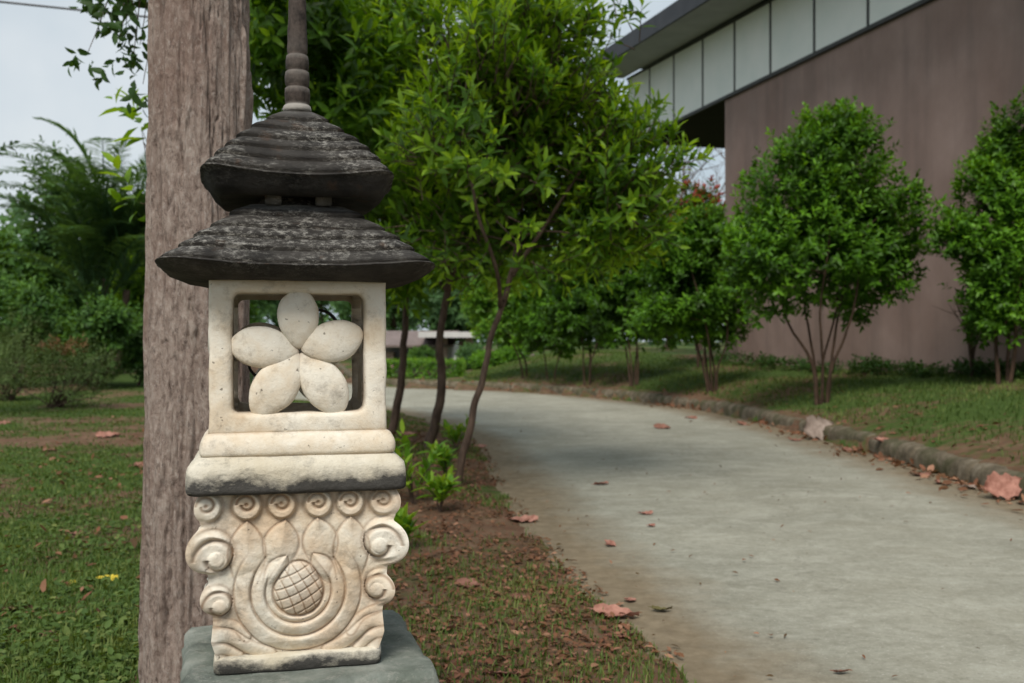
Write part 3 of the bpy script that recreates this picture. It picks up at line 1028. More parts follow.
def build_lantern():
    root = empty('stone_lantern', (LC[0], LC[1], LZ + 0.0005), YAW, 'weathered cream stone lantern with flower cut-outs and two black tiered roofs', 'stone lantern')
    # foot slab
    mb = MB()
    z1 = zf(655, .135)
    square_loft(mb, [(.128, 0), (.131, .003), (.1315, z1 * .5), (.131, z1 - .004), (.128, z1 - .001), (.10, z1)], 22, 48, noise=.004, nscale=30, seed=3, tone=[.9, .75, .55, .3, .1, .1])
    mb.build('foot_slab', M['grime'], root)
    build_carved(root)
    # ledge with a sloped top, black grime along the lower face
    mb = MB()
    zb, za, zt = zf(494.5, .1675), zf(468, .1675), zf(456, .152)
    n = 9
    prof = [(.12, zb + .001), (.160, zb), (.1650, zb + .002), (.1672, zb + .006)]
    tn = [.5, .9, .9, .8]
    for k in range(1, n):
        t = k / n
        prof.append((.1675 - .001 * t, zb + .006 + (za - zb - .006) * t)); tn.append(0.85 - .85 * t)
    prof += [(.165, za + .003), (.152, zt - .001), (.148, zt), (.10, zt)]
    tn += [.1, .05, .05, 0]
    square_loft(mb, prof, 26, 60, noise=.005, nscale=26, seed=8, tone=tn)
    mb.build('ledge', M['grime'], root)
    # rounded step
    mb = MB()
    a, b = zf(466, .15), zf(432.5, .15)
    a = zt - .002
    prof = [(.12, a), (.1465, a + .0005), (.1495, a + .004)]
    for t in np.linspace(.12, .88, 8):
        prof.append((.1495 - .0085 * t + .0055 * math.sin(math.pi * t), a + (b - a) * t))
    prof += [(.1425, b - .003), (.138, b - .0005), (.11, b)]
    square_loft(mb, prof, 26, 60, noise=.0035, nscale=22, seed=15, tone=[.6, .5, .2] + [0] * 8 + [.1, .35, .35])
    mb.build('step_course', M['stone'], root)
    build_frame(root)
    # lower roof
    def roof(name, base, rim, top, zbase, zrim, ztop, lift, courses, seed, white):
        mb = MB()
        prof = [(base * .6, zbase + .004), (base, zbase), (base * .5 + rim * .5, zbase * .5 + zrim * .5 - .006, lift * .5), (rim - .003, zrim - .004, lift), (rim, zrim, lift)]
        tn = [-1, -1, -.95, -.7, -.3]
        cuts = np.concatenate([[0, .05], np.linspace(.05, 1, courses)[1:] + np.random.default_rng(seed).uniform(-.018, .018, courses - 1)])
        cuts[-1] = 1
        for t0, t1 in zip(cuts[:-1], cuts[1:]):
            for f, o in ((.05, .0042), (.30, .0044), (.86, .0004), (.96, -.0056)):
                t = t0 + (t1 - t0) * f
                bulge = math.sin(math.pi * t) * (rim - top) * white[1]
                prof.append((rim + (top - rim) * t + bulge + o, zrim + (ztop - zrim) * t + o * .4, lift * (1 - t) ** 1.5))
                tn.append(0.0)
        prof += [(top, ztop, 0), (top * .5, ztop + .001, 0)]
        tn += [0, 0]
        for k in range(len(tn) - 4, len(tn)):
            tn[k] = white[0]
        square_loft(mb, prof, 8, 60, noise=.0045, nscale=30, seed=seed, tone=tn, power=2)
        mb.build(name, M['roof'], root)
    zb0 = zf(281, .1377) - .001
    zr0, zt0 = zf(267, .21), zf(205, .085)
    roof('lower_roof', .150, .2095, .080, zb0, zr0, zt0, .014, 6, 41, (0.9, 0.04))
    zb1 = zf(195.5, .125)
    mb = MB()
    square_loft(mb, [(.064, zt0 - .004), (.066, zt0 + .003), (.060, zt0 + .010), (.060, zb1 + .02)], 10, 32, noise=.002, seed=5, tone=[.2, .1, 0, 0])
    mb.build('neck', M['roof'], root)
    for sx in (-.040, .040):
        for sy in (-1, 1):
            mb = MB()
            mb.box((sx, sy * .075, (zt0 + zb1 + .012) / 2), (.026, .034, zb1 + .014 - zt0), 0, .003)
            mb.build('bracket', M['roof'], root)
    zr1, zt1 = zf(176, .148), zf(111, .02)
    roof('upper_roof', .124, .1495, .021, zb1, zr1, zt1, .017, 7, 77, (0.25, 0.10))
    # finial
    mb = MB()
    fz = lambda y: zf(y, 0.0)
    pr = [(.0235, 113, .9), (.024, 110, 1), (.0225, 107, 1), (.0188, 105, .2), (.0205, 103, 0), (.0212, 95, 0), (.0205, 89.5, .25), (.0168, 87.5, 0), (.0205, 85.5, .1), (.0210, 78, .1), (.0198, 73, .3), (.0160, 71, 0),
          (.0192, 69.5, .1), (.0195, 62, .05), (.0182, 57, .3), (.0150, 55, 0), (.0170, 53, .1), (.0160, 30, 0), (.0142, 0, 0), (.0100, -60, 0), (.0060, -130, 0), (.0012, -190, 0)]
    th = np.linspace(0, 2 * np.pi, 28, endpoint=False)
    L = []
    pp = []
    for (p0, p1) in zip(pr[:-1], pr[1:]):
        m = 1 if abs(p1[1] - p0[1]) < 10 else 5
        for t in np.linspace(0, 1, m, endpoint=False):
            pp.append([p0[j] + (p1[j] - p0[j]) * t for j in range(3)])
    pp.append(pr[-1])
    for r, y, t in pp:
        q = np.column_stack([r * np.cos(th), r * np.sin(th), np.full(28, fz(y))])
        q[:, :2] *= (1 + .12 * (fbm(q * 70, 3, 2) - .5))[:, None]
        L.append(q)
    mb.loops(L, True, True, np.repeat([p[2] for p in pp], 28))
    mb.build('finial', M['roof_brown'], root)

def mat_finial():
    g = NT('brown weathered finial')
    c = g.ramp(g.noise(60, 7, 0.8, (1, 1, .6)), [(0.36, (0.018, 0.014, 0.012)), (0.7, (0.10, 0.078, 0.066))])
    c = g.mix(g.math('MULTIPLY', g.attr(), 0.7), c, (0.42, 0.40, 0.37))
    return g.done(c, 0.8, g.bump(g.noise(90, 5, .7), .5, .004), .3)
M['roof_brown'] = mat_finial()

build_plinth()
build_lantern()

# ------------------------------------------------------------------ foliage tools
def leaf_geo(P, D, N, L, W, detail=2, droop=0.15):
    """arrays of leaves as folded, pointed blades. returns verts (n,k,3), faces template."""
    D = nrm(D)
    Sd = nrm(np.cross(D, N))
    N = np.cross(Sd, D)
    L = L[:, None]
    W = W[:, None]
    if detail == 1:
        v = [P, P + D * L * .5 + Sd * W * .5 + N * W * .12, P + D * L - N * L * droop, P + D * L * .5 - Sd * W * .5 + N * W * .12]
        f = [[0, 1, 2], [0, 2, 3]]
    else:
        m1 = P + D * L * .33 - N * L * droop * .08
        m2 = P + D * L * .68 - N * L * droop * .45
        tip = P + D * L - N * L * droop
        up = N * W * .16
        v = [P, m1 + Sd * W * .5 + up, m1, m1 - Sd * W * .5 + up, m2 + Sd * W * .40 + up, m2, m2 - Sd * W * .40 + up, tip]
        f = [[0, 2, 1], [0, 3, 2], [1, 2, 5], [1, 5, 4], [2, 3, 6], [2, 6, 5], [4, 5, 7], [5, 6, 7]]
    return np.stack(v, 1), np.array(f)

def add_leaves(mb, P, D, N, L, W, tone, detail=2, droop=0.15):
    V, f = leaf_geo(P, D, N, L, W, detail, droop)
    n, k = V.shape[:2]
    F = (f[None] + (np.arange(n) * k)[:, None, None]).reshape(-1, 3)
    mb.add(V.reshape(-1, 3), F, np.repeat(np.clip(tone, 0, 1), k))

def rand_unit(r, n):
    return nrm(r.normal(size=(n, 3)))

def sprigs(mb, C, axis, r, nleaf=8, length=0.22, leaf=0.10, aspect=0.36, tone0=0.4, tone_var=0.18, tip=0.35, detail=2, angle=55, droop=0.15, stems=None, tone_clump=None, lift=-.10):
    """each C carries a short shoot along axis with leaves spiralling up it; young leaves at its tip."""
    n = len(C)
    axis = nrm(axis)
    ref = rand_unit(r, n)
    a = nrm(np.cross(axis, ref))
    b = np.cross(axis, a)
    base_t = tone0 + tone_var * r.normal(size=n)
    if tone_clump is not None:
        base_t = base_t + tone_clump
    ln = length * r.uniform(.7, 1.25, n)
    for k in range(nleaf):
        t = (k + .5) / nleaf
        ph = k * 2.4 + r.uniform(-.4, .4, n)
        rad = np.cos(ph)[:, None] * a + np.sin(ph)[:, None] * b
        an = np.radians(angle * (1.25 - .75 * t) + r.normal(0, 12, n))[:, None]
        D = np.cos(an) * axis + np.sin(an) * rad
        D[:, 2] += lift
        N = nrm(np.cos(an) * -rad + np.sin(an) * axis + np.array([0, 0, .5]))
        P = C + axis * (ln * t)[:, None] + r.normal(0, .004, (n, 3))
        Lf = leaf * (1.1 - .35 * t) * r.uniform(.75, 1.2, n)
        add_leaves(mb, P, D, N, Lf, Lf * aspect * r.uniform(.85, 1.15, n), base_t + tip * (t ** 2.5) + r.normal(0, .06, n), detail, droop)
    if stems is not None:
        for i in range(n):
            stems.tube([C[i] - axis[i] * ln[i] * .35, C[i] + axis[i] * ln[i]], [.004, .0015], 4, cap=False)

def crown_points(blobs, n, r, gate=0.45, freq=1.6, shell=0.45, seed=0):
    """random points in a union of ellipsoids (cx,cy,cz,rx,ry,rz), biased to the outside and thinned by noise into clumps."""
    vol = np.array([b[3] * b[4] * b[5] for b in blobs]) ** .8
    idx = r.choice(len(blobs), size=n * 4, p=vol / vol.sum())
    B = np.array(blobs)[idx]
    u = rand_unit(r, n * 4)
    rad = r.uniform(0, 1, n * 4) ** shell
    wob = 0.66 + 0.62 * vnoise(u * 2.3 + idx[:, None] * 7.7, seed + 5)
    P = B[:, :3] + u * (rad * wob)[:, None] * B[:, 3:6]
    g = fbm(P * freq, 3, seed) + r.normal(0, .04, n * 4)
    P, u, g = P[g > gate], u[g > gate], g[g > gate]
    return P[:n], u[:n]

def branch_path(a, b, r, sag=0.08, n=7):
    t = np.linspace(0, 1, n)[:, None]
    a, b = np.asarray(a, float), np.asarray(b, float)
    L = np.linalg.norm(b - a)
    m = (a + b) / 2 + r.normal(0, .09, 3) * L + np.array([0, 0, sag * L])
    return (1 - t) ** 2 * a + 2 * t * (1 - t) * m + t ** 2 * b

def tree(name, base, stems, blobs, label, cat, leafmat, group=None, n=800, nleaf=8, length=.2, leaf=.1, aspect=.36, tone0=.38, tip=.35, detail=2,
         gate=.42, freq=1.5, shell=.4, up=.6, limbs=24, wood='wood', seed=1, twig=False, droop=.15, tone_var=.15, angle=55, extra=None, limb_r=.02, lift=-.10):
    """stems: list of (points, r0, r1) in world coordinates. blobs in world coordinates."""
    r = np.random.default_rng(seed)
    base = np.asarray(base, float)
    root = empty(name, base, 0, label, cat, group)
    wb = MB()
    tips = []
    for pts, r0, r1 in stems:
        pts = np.asarray(pts, float)
        P = catmull(pts, 8) - base
        rr = np.linspace(r0, r1, len(P))
        rr[0] *= 1.35
        P = P + (np.column_stack([fbm(P * 6 + k * 31, 2, seed + k) for k in range(3)]) - .5) * r0 * 1.2
        wb.tube(P, rr, 9)
        tips.append((P, rr))
    bl = [(b[0] - base[0], b[1] - base[1], b[2] - base[2], *b[3:]) for b in blobs]
    C, u = crown_points(bl, n, r, gate, freq, shell, seed)
    if extra is not None:
        ex = np.asarray(extra, float) - base
        C = np.vstack([C, ex])
        u = np.vstack([u, rand_unit(r, len(ex)) * .6])
    for i in range(limbs):
        c = C[r.integers(len(C))]
        best = None
        for P, rr in tips:
            k0 = int(len(P) * .55)
            d = np.linalg.norm(P[k0:] - c, axis=1) + np.where(P[k0:, 2] > c[2] + .05, 1.0, 0)
            j = int(np.argmin(d)) + k0
            if best is None or d.min() < best[0]:
                best = (d.min(), P[j], rr[j])
        path = branch_path(best[1], c, r)
        wb.tube(path, np.linspace(min(best[2] * .7, limb_r * 1.6), limb_r * .2, len(path)), 5, cap=False)
    axis = u * .9 + np.array([0, 0, up]) + rand_unit(r, len(C)) * .45
    lb = MB()
    clump = .8 * (fbm(C * freq * 1.3 + 40, 2, seed + 9) - .5)
    sprigs(lb, C, axis, r, nleaf, length, leaf, aspect, tone0, tone_var, tip, detail, angle, droop, wb if twig else None, clump, lift)
    wb.build('trunk', M[wood], root)
    lb.build('crown', M[leafmat], root)
    return root

def px_blob(px, py, Z, rx, ry, rz_depth):
    """ellipsoid measured in the photo's pixels at distance Z: half width rx, half height ry, half depth in metres."""
    c = at(px, py, Z)
    return (c[0], c[1], c[2], rx * Z / FPX, rz_depth, ry * Z / FPX)

# ------------------------------------------------------------------ the big trunk behind the lantern
def build_big_tree():
    Z = 2.45
    base = np.array([(199 - CX) / FPX * Z, Z, 0.0])
    base[2] = gz(base[0], base[1]) - .05
    root = empty('large_tree', base, 0, 'thick mauve-grey tree trunk standing right behind the stone lantern', 'tree')
    nseg, top = 240, 6.5
    hs = np.concatenate([np.linspace(0, 2.6, 620), np.linspace(2.62, top, 60)])
    th = np.linspace(0, 2 * np.pi, nseg, endpoint=False)
    rad = np.interp(hs, [0, .2, .5, 1.2, 2.2, top], [.128, .122, .117, .110, .105, .085])
    cxs = np.interp(hs, [0, .5, 1.8, 2.3, top], [-.003, -.001, .003, .006, .05])
    T, Hh = np.meshgrid(th, hs)
    q = np.stack([np.cos(T) * 1.0, np.sin(T) * 1.0, Hh], -1).reshape(-1, 3)
    f1 = fbm(np.column_stack([q[:, 0] * 7, q[:, 1] * 7, q[:, 2] * 5.0]), 5, 100)
    fl = fbm(np.column_stack([q[:, 0] * 3.2, q[:, 1] * 3.2, q[:, 2] * 1.5]) + 30, 4, 120)     # flaking plates
    fis = np.abs(fbm(np.column_stack([q[:, 0] * 4, q[:, 1] * 3, q[:, 2] * 1.8]) + 9, 4, 140) - .5)
    plate = sstep(.50, .53, fl)
    crack = np.exp(-(fis / .012) ** 2)
    f3 = fbm(np.column_stack([q[:, 0] * 16, q[:, 1] * 16, q[:, 2] * 9]), 4, 160)
    f4 = fbm(np.column_stack([q[:, 0] * 2.2, q[:, 1] * 2.2, q[:, 2] * 1.6]) + 70, 5, 180)
    disp = .012 * (f1 - .5) + .0075 * plate - .005 * crack + .010 * (f3 - .5) + .006 * sstep(.52, .535, f4)
    # one dark split running down the left edge
    ang = np.arctan2(q[:, 1], q[:, 0])
    wob = .22 * (fbm(np.column_stack([q[:, 2] * 1.3, q[:, 2] * 0 + 3]), 3, 33) - .5)
    dsp = (np.abs(np.angle(np.exp(1j * (ang - R(188) - wob * 2)))))
    split = np.exp(-(dsp / .05) ** 2)
    disp -= .014 * split
    rr = np.repeat(rad, nseg) + disp * 1.0
    P = np.column_stack([np.repeat(cxs, nseg) + q[:, 0] * rr, q[:, 1] * rr, q[:, 2]])
    mb = MB()
    mb.loops([P[i * nseg:(i + 1) * nseg] for i in range(len(hs))], False, True, np.clip(np.maximum(split, crack * .45), 0, 1))
    mb.build('trunk', M['bark'], root)
    r = np.random.default_rng(5)
    blobs = [(-.2, .6, 6.6, 2.0, 1.8, 1.0), (-1.6, 1.0, 6.2, 1.2, 1.2, .7), (.9, 1.4, 6.5, 1.2, 1.2, .7)]
    C, u = crown_points(blobs, 520, r, .46, .9, .4, 3)
    wb, lb = MB(), MB()
    for i in range(16):
        c = C[r.integers(len(C))]
        wb.tube(branch_path((.03, 0, r.uniform(4.2, 6.2)), c, r), np.linspace(.045, .008, 7), 6, cap=False)
    # a low bough behind the trunk whose drooping twigs hang into the top left corner
    bw = [at(215, -330, 3.2), at(190, -200, 3.8), at(150, -110, 4.2), at(118, -45, 4.5)]
    bw = [b - base for b in bw]
    start = np.array([.0, .08, bw[0][2] - .25])
    wb.tube(catmull([start] + bw, 6), np.linspace(.04, .008, 25), 6, cap=False)
    hang = []
    for (px, py, k) in ((150, -30, 16), (128, -15, 16), (112, 2, 16), (138, 18, 14), (126, 30, 12), (118, 48, 8), (140, 45, 10), (132, 68, 5), (100, 22, 7), (88, 52, 4), (143, 84, 4), (148, 8, 12)):
        c = at(px, py, 4.4) - base
        wb.tube(branch_path(bw[2] if px > 125 else bw[3], c, r, .05), np.linspace(.006, .002, 7), 4, cap=False)
        hang.append(c + r.normal(0, .05, (max(2, k // 3), 3)) * [1, 1.6, 1])
    Hn = np.vstack(hang)
    sprigs(lb, Hn, rand_unit(r, len(Hn)) + [0, 0, -.5], r, 6, .12, .07, .42, .22, .1, .1, 2, 60, .2)
    sprigs(lb, C, u + [0, 0, .3], r, 8, .35, .16, .4, .25, .12, .2, 1)
    wb.build('limbs', M['wood'], root)
    lb.build('crown', M['leaf_dark'], root)
build_big_tree()

# ------------------------------------------------------------------ young trees along the left verge
def front_trees():
    g = 'young trees along the left edge of the road'
    # rightmost, nearest
    b = hit(454, 486)
    Z = b[1]
    st = [at(454, 486, Z), at(468, 435, Z - .02), at(478, 395, Z), at(490, 340, Z + .05), at(508, 285, Z + .1), at(520, 225, Z + .1)]
    st2 = [at(500, 305, Z + .07), at(497, 270, Z - .15), at(478, 215, Z - .3), at(462, 130, Z - .4)]
    st3 = [at(512, 275, Z + .1), at(545, 225, Z - .1), at(585, 165, Z - .2), at(615, 105, Z - .2)]
    blobs = [px_blob(525, 135, Z, 95, 125, 1.0), px_blob(610, 180, Z, 58, 72, .7), px_blob(470, 150, Z - .4, 75, 115, .8), px_blob(520, 20, Z, 58, 80, .8), px_blob(505, 235, Z, 90, 48, .7), px_blob(595, 225, Z, 60, 42, .6), px_blob(440, 215, Z - .3, 55, 55, .6)]
    ex = [at(x, y, Z + .1) for (x, y) in ((600, 20), (615, 8), (628, 22), (610, 40), (625, 45), (640, 32), (596, 55), (612, 60), (634, 12), (620, -10), (640, -20), (605, -25),
                                         (650, 110), (660, 125), (668, 140), (655, 155), (672, 165), (660, 180), (664, 205), (655, 225))]
    st[0][2] -= .05
    tree('young_tree', b, [(st, .027, .015), (st2, .015, .008), (st3, .015, .008), ([at(503, 300, Z + .07), at(517, 255, Z + .2), at(545, 190, Z + .35)], .014, .007)], blobs, 'young tree whose slanting slim trunk stands farthest right, at the road edge', 'tree', 'leaf_front', g,
         n=2200, lift=.16, nleaf=9, length=.18, leaf=.102, aspect=.30, tone0=.46, tip=.60, gate=.495, freq=1.9, shell=.5, limbs=46, wood='wood', seed=11, twig=True, extra=ex, limb_r=.012)
    b = hit(428, 448)
    Z = b[1]
    st = [at(428, 448, Z), at(434, 420, Z), at(441, 380, Z), at(440, 350, Z), at(446, 300, Z), at(447, 240, Z), at(445, 150, Z)]
    st2 = [at(445, 290, Z), at(462, 245, Z - .1), at(470, 180, Z)]
    st[0][2] -= .05
    blobs = [px_blob(430, 60, Z - .3, 105, 140, 1.0), px_blob(420, 200, Z, 75, 85, .9), px_blob(380, 140, Z, 60, 90, .9), px_blob(480, 245, Z + .5, 60, 45, .8)]
    tree('young_tree', b, [(st, .046, .022), (st2, .026, .012)], blobs, 'young tree with wavy trunk between the two other slim trunks right of the lantern', 'tree', 'leaf_front', g,
         n=1600, lift=.16, nleaf=9, length=.19, leaf=.12, aspect=.30, tone0=.40, tip=.48, gate=.47, freq=1.4, shell=.5, limbs=34, seed=12, twig=True, limb_r=.014)
    b = hit(390, 434)
    Z = b[1]
    st = [at(390, 434, Z), at(398, 395, Z), at(404, 350, Z), at(406, 300, Z), at(400, 220, Z), at(385, 120, Z)]
    st[0][2] -= .05
    blobs = [px_blob(365, 70, Z, 110, 125, 1.1), px_blob(400, 240, Z, 52, 60, .9), px_blob(330, 150, Z, 80, 70, .9)]
    tree('young_tree', b, [(st, .046, .020)], blobs, 'young tree whose slim trunk rises close beside the right edge of the lantern', 'tree', 'leaf_front', g,
         n=1000, nleaf=8, length=.2, leaf=.15, aspect=.34, tone0=.34, tip=.42, gate=.45, freq=1.3, shell=.5, limbs=26, seed=13, limb_r=.014)
    # one whose stem hides behind the lantern
    b = hit(322, 470)
    Z = b[1]
    st = [np.array(b) - [0, 0, .05], at(318, 380, Z), at(306, 280, Z), at(300, 150, Z), at(290, 20, Z)]
    blobs = [px_blob(290, 20, Z, 62, 105, .8), px_blob(340, 110, Z, 60, 100, .7)]
    tree('young_tree', b, [(st, .04, .018)], blobs, 'young tree hidden behind the lantern, its leaves showing round the thin spire', 'tree', 'leaf_front', g,
         n=800, nleaf=8, length=.18, leaf=.13, aspect=.34, tone0=.30, tip=.4, gate=.45, freq=1.6, shell=.5, limbs=18, seed=14, limb_r=.012)
front_trees()

# ------------------------------------------------------------------ clipped shrubs on the right bank
def bank_shrub(px, py, x0, x1, y0, y1, label, seed, stems=5, mat='leaf_round', name='bank_shrub', n=1500, leaf=.062, tone0=.38, tip=.35, gate=.40, group='multi-stemmed shrub trees along the right bank', Z=None, name_cat='shrub', nleaf=7, detail=2, lop=None, fork=.22):
    if Z is None:
        b = hit(px, py)
    else:
        d = ray(px, py) * Z
        b = np.array([d[0], d[1], gz(d[0], d[1])])
    Z = b[1]
    r = np.random.default_rng(seed)
    xm, ym = (x0 + x1) / 2, (y0 + y1) / 2
    rx, ry = (x1 - x0) / 2, (y1 - y0) / 2
    k = Z / FPX
    blobs = [px_blob(xm, ym, Z, rx * .74, ry * .76, rx * k * .75), px_blob(xm - rx * .35, ym + ry * .35, Z, rx * .62, ry * .52, rx * k * .7), px_blob(xm + rx * .38, ym + ry * .3, Z, rx * .60, ry * .55, rx * k * .7),
             px_blob(xm + rx * .1, ym - ry * .5, Z, rx * .55, ry * .48, rx * k * .6), px_blob(xm - rx * .3, ym - ry * .25, Z, rx * .55, ry * .5, rx * k * .6)]
    if lop:
        blobs += [px_blob(a, c, Z, d_, e, d_ * k * .8) for (a, c, d_, e) in lop]
    for i in range(9):
        a = r.uniform(0, 6.28)
        f = r.uniform(.62, 1.0)
        blobs.append(px_blob(xm + math.cos(a) * rx * f, ym + math.sin(a) * ry * f * .95, Z + r.uniform(-.5, .5) * rx * k, rx * r.uniform(.18, .32), ry * r.uniform(.16, .28), rx * k * .25))
    sts = []
    top = at(xm, ym, Z)
    for i in range(stems):
        a = i / max(stems, 1) * 6.283 + seed
        sp = rx * k * .55
        tgt = np.array([top[0] + math.cos(a) * sp * r.uniform(.4, 1), top[1] + math.sin(a) * sp, top[2] + r.uniform(-.2, .2) * ry * k])
        b0 = b + np.array([math.cos(a) * .06, math.sin(a) * .05, -.05])
        m1 = b0 + (tgt - b0) * fork + [-(tgt - b0)[0] * fork * .5, 0, 0]
        m2 = b0 + (tgt - b0) * .55 + r.normal(0, .07, 3)
        sts.append(([b0, m1, m2, tgt], .021 * r.uniform(.7, 1.2), .007))
    return tree(name, b, sts, blobs, label, name_cat, mat, group, n=n, nleaf=nleaf, length=.12, leaf=leaf, aspect=.42, tone0=tone0, tip=tip, gate=gate + .05, freq=2.6, shell=.42, limbs=36, wood='wood_red', seed=seed, detail=detail, limb_r=.010, up=.8)

bank_shrub(822, 404, 728, 922, 110, 322, 'tall round-crowned shrub tree in the middle of the bank, several stems rising from one foot', 21, 6, n=5200, leaf=.085, lop=[(880, 250, 40, 50), (760, 270, 36, 48), (845, 140, 40, 34)])
bank_shrub(713, 392, 634, 756, 208, 360, 'smaller bushy shrub tree left of the tall round-crowned one', 22, 5, n=3800, leaf=.09, tone0=.36)
bank_shrub(634, 386, 588, 674, 222, 355, 'dark shrub tree near the kerb, third from the right wall', 23, 4, n=2000, leaf=.11, tone0=.22, tip=.25)
bank_shrub(588, 385, 542, 640, 230, 356, 'dense dark shrub tree with two straight stems where the kerb bends', 24, 3, n=2000, leaf=.11, tone0=.24, tip=.25)
bank_shrub(551, 381, 512, 590, 258, 358, 'small shrub tree on the grassy slope at the bend of the road', 25, 2, n=1300, leaf=.11, tone0=.36)
bank_shrub(525, 378, 466, 545, 245, 352, 'light green shrub tree with reddish trunk at the far end of the slope', 26, 2, mat='leaf_bright', n=1500, leaf=.12, tone0=.42, detail=1)
bank_shrub(700, 372, 662, 736, 182, 300, 'shrub tree with red young shoots on top, behind the bushy one', 27, 3, mat='leaf_red', n=1100, leaf=.11, tone0=.66, tip=.65, Z=17.5)
bank_shrub(1005, 385, 948, 1085, 108, 342, 'shrub tree cut by the right edge of the picture in front of the mauve wall', 28, 3, n=4200, leaf=.075, lop=[(985, 220, 34, 60), (1000, 300, 34, 38)], Z=10.4)

# bare little bush and border plants at the foot of the wall
def wall_plants():
    r = np.random.default_rng(3)
    b = hit(972, 377)
    wb = MB()
    for i in range(11):
        a = r.uniform(0, 6.28)
        p0 = np.array([0, 0, -.03])
        p1 = np.array([math.cos(a) * .06, math.sin(a) * .05, .35 + r.uniform(0, .3)])
        p2 = p1 + [math.cos(a) * r.uniform(.1, .38), math.sin(a) * .15, r.uniform(.15, .55)]
        wb.tube(catmull([p0, p1, p2], 5), np.linspace(.012, .003, 11), 5, cap=False)
        for j in range(3):
            q = p1 + (p2 - p1) * r.uniform(.2, .8)
            wb.tube([q, q + r.normal(0, .12, 3) + [0, 0, .08]], [.004, .0015], 4, cap=False)
    o = wb.build('bare_bush', M['wood'])
    o.location = b
    tag(o, 'bare twiggy little bush at the foot of the wall beside the right-hand shrub tree', 'bush')
    pxs = np.linspace(738, 1075, 26) + r.uniform(-5, 5, 26)
    protos = []
    for k in range(4):
        lb = MB()
        n = 26
        C = r.normal(0, 1, (n, 3)) * [.14, .10, .05] + [0, 0, .08]
        sprigs(lb, C, np.column_stack([C[:, :2] * 2, np.full(n, .7)]), r, 6, .13, .11, .45, .25, .12, .2, 1)
        protos.append(lb.build('border_plant', M['leaf_dark']))
    for i, px in enumerate(pxs):
        Zw = wall_Z(px)
        x, y = wall_xy(Zw, .28 + r.uniform(-.08, .15))
        if i < 4:
            o = protos[i]
        else:
            o = protos[i % 4].copy()
            COL.objects.link(o)
        o.location = (x, y, gz(x, y) - .01)
        o.rotation_euler = (0, 0, r.uniform(0, 6.28))
        s = r.uniform(.45, .95)
        o.scale = (s, s, s * r.uniform(.7, 1.2))
        tag(o, 'low dark green plant in the ragged row along the foot of the mauve wall', 'plant', 'border plants along the wall foot')
wall_plants()

# ------------------------------------------------------------------ plants beside the lantern
def shoots():
    r = np.random.default_rng(8)
    spec = [(414, 505, 72, 5, 'tallest bright green leafy shoots, touching the right side of the lantern ledge'),
            (447, 484, 40, 3, 'small leafy shoot at the foot of the slanting young trunk'),
            (440, 512, 34, 4, 'low spreading leafy shoot between the lantern and the slanting trunk'),
            (456, 452, 32, 4, 'yellow-green shoot standing behind the slanting young trunk'),
            (408, 552, 36, 3, 'low green sprout close by the big scroll of the lantern')]
    for (px, py, hp, ns, label) in spec:
        b = hit(px, py)
        Z = b[1]
        root = empty('leafy_shoot', b, 0, label, 'plant')
        wb, lb = MB(), MB()
        for i in range(ns):
            a = r.uniform(0, 6.28)
            hgt = hp * Z / FPX * r.uniform(.6, 1.0)
            sp = hgt * .42
            p = [np.array([0, 0, -.02]), np.array([math.cos(a) * sp * .4, math.sin(a) * sp * .4, hgt * .5]), np.array([math.cos(a) * sp, math.sin(a) * sp, hgt * .85])]
            path = catmull(p, 6)
            wb.tube(path, np.linspace(.006, .002, len(path)), 5, cap=False)
            C = path[4:][::2]
            ax = np.tile((p[2] - p[0]) + [0, 0, .05], (len(C), 1))
            sprigs(lb, C, ax, r, 4, .05, .105, .34, .52, .1, .4, 2, 50, .1)
        wb.build('stem', M['wood'], root)
        lb.build('foliage', M['leaf_shoot'], root)
shoots()

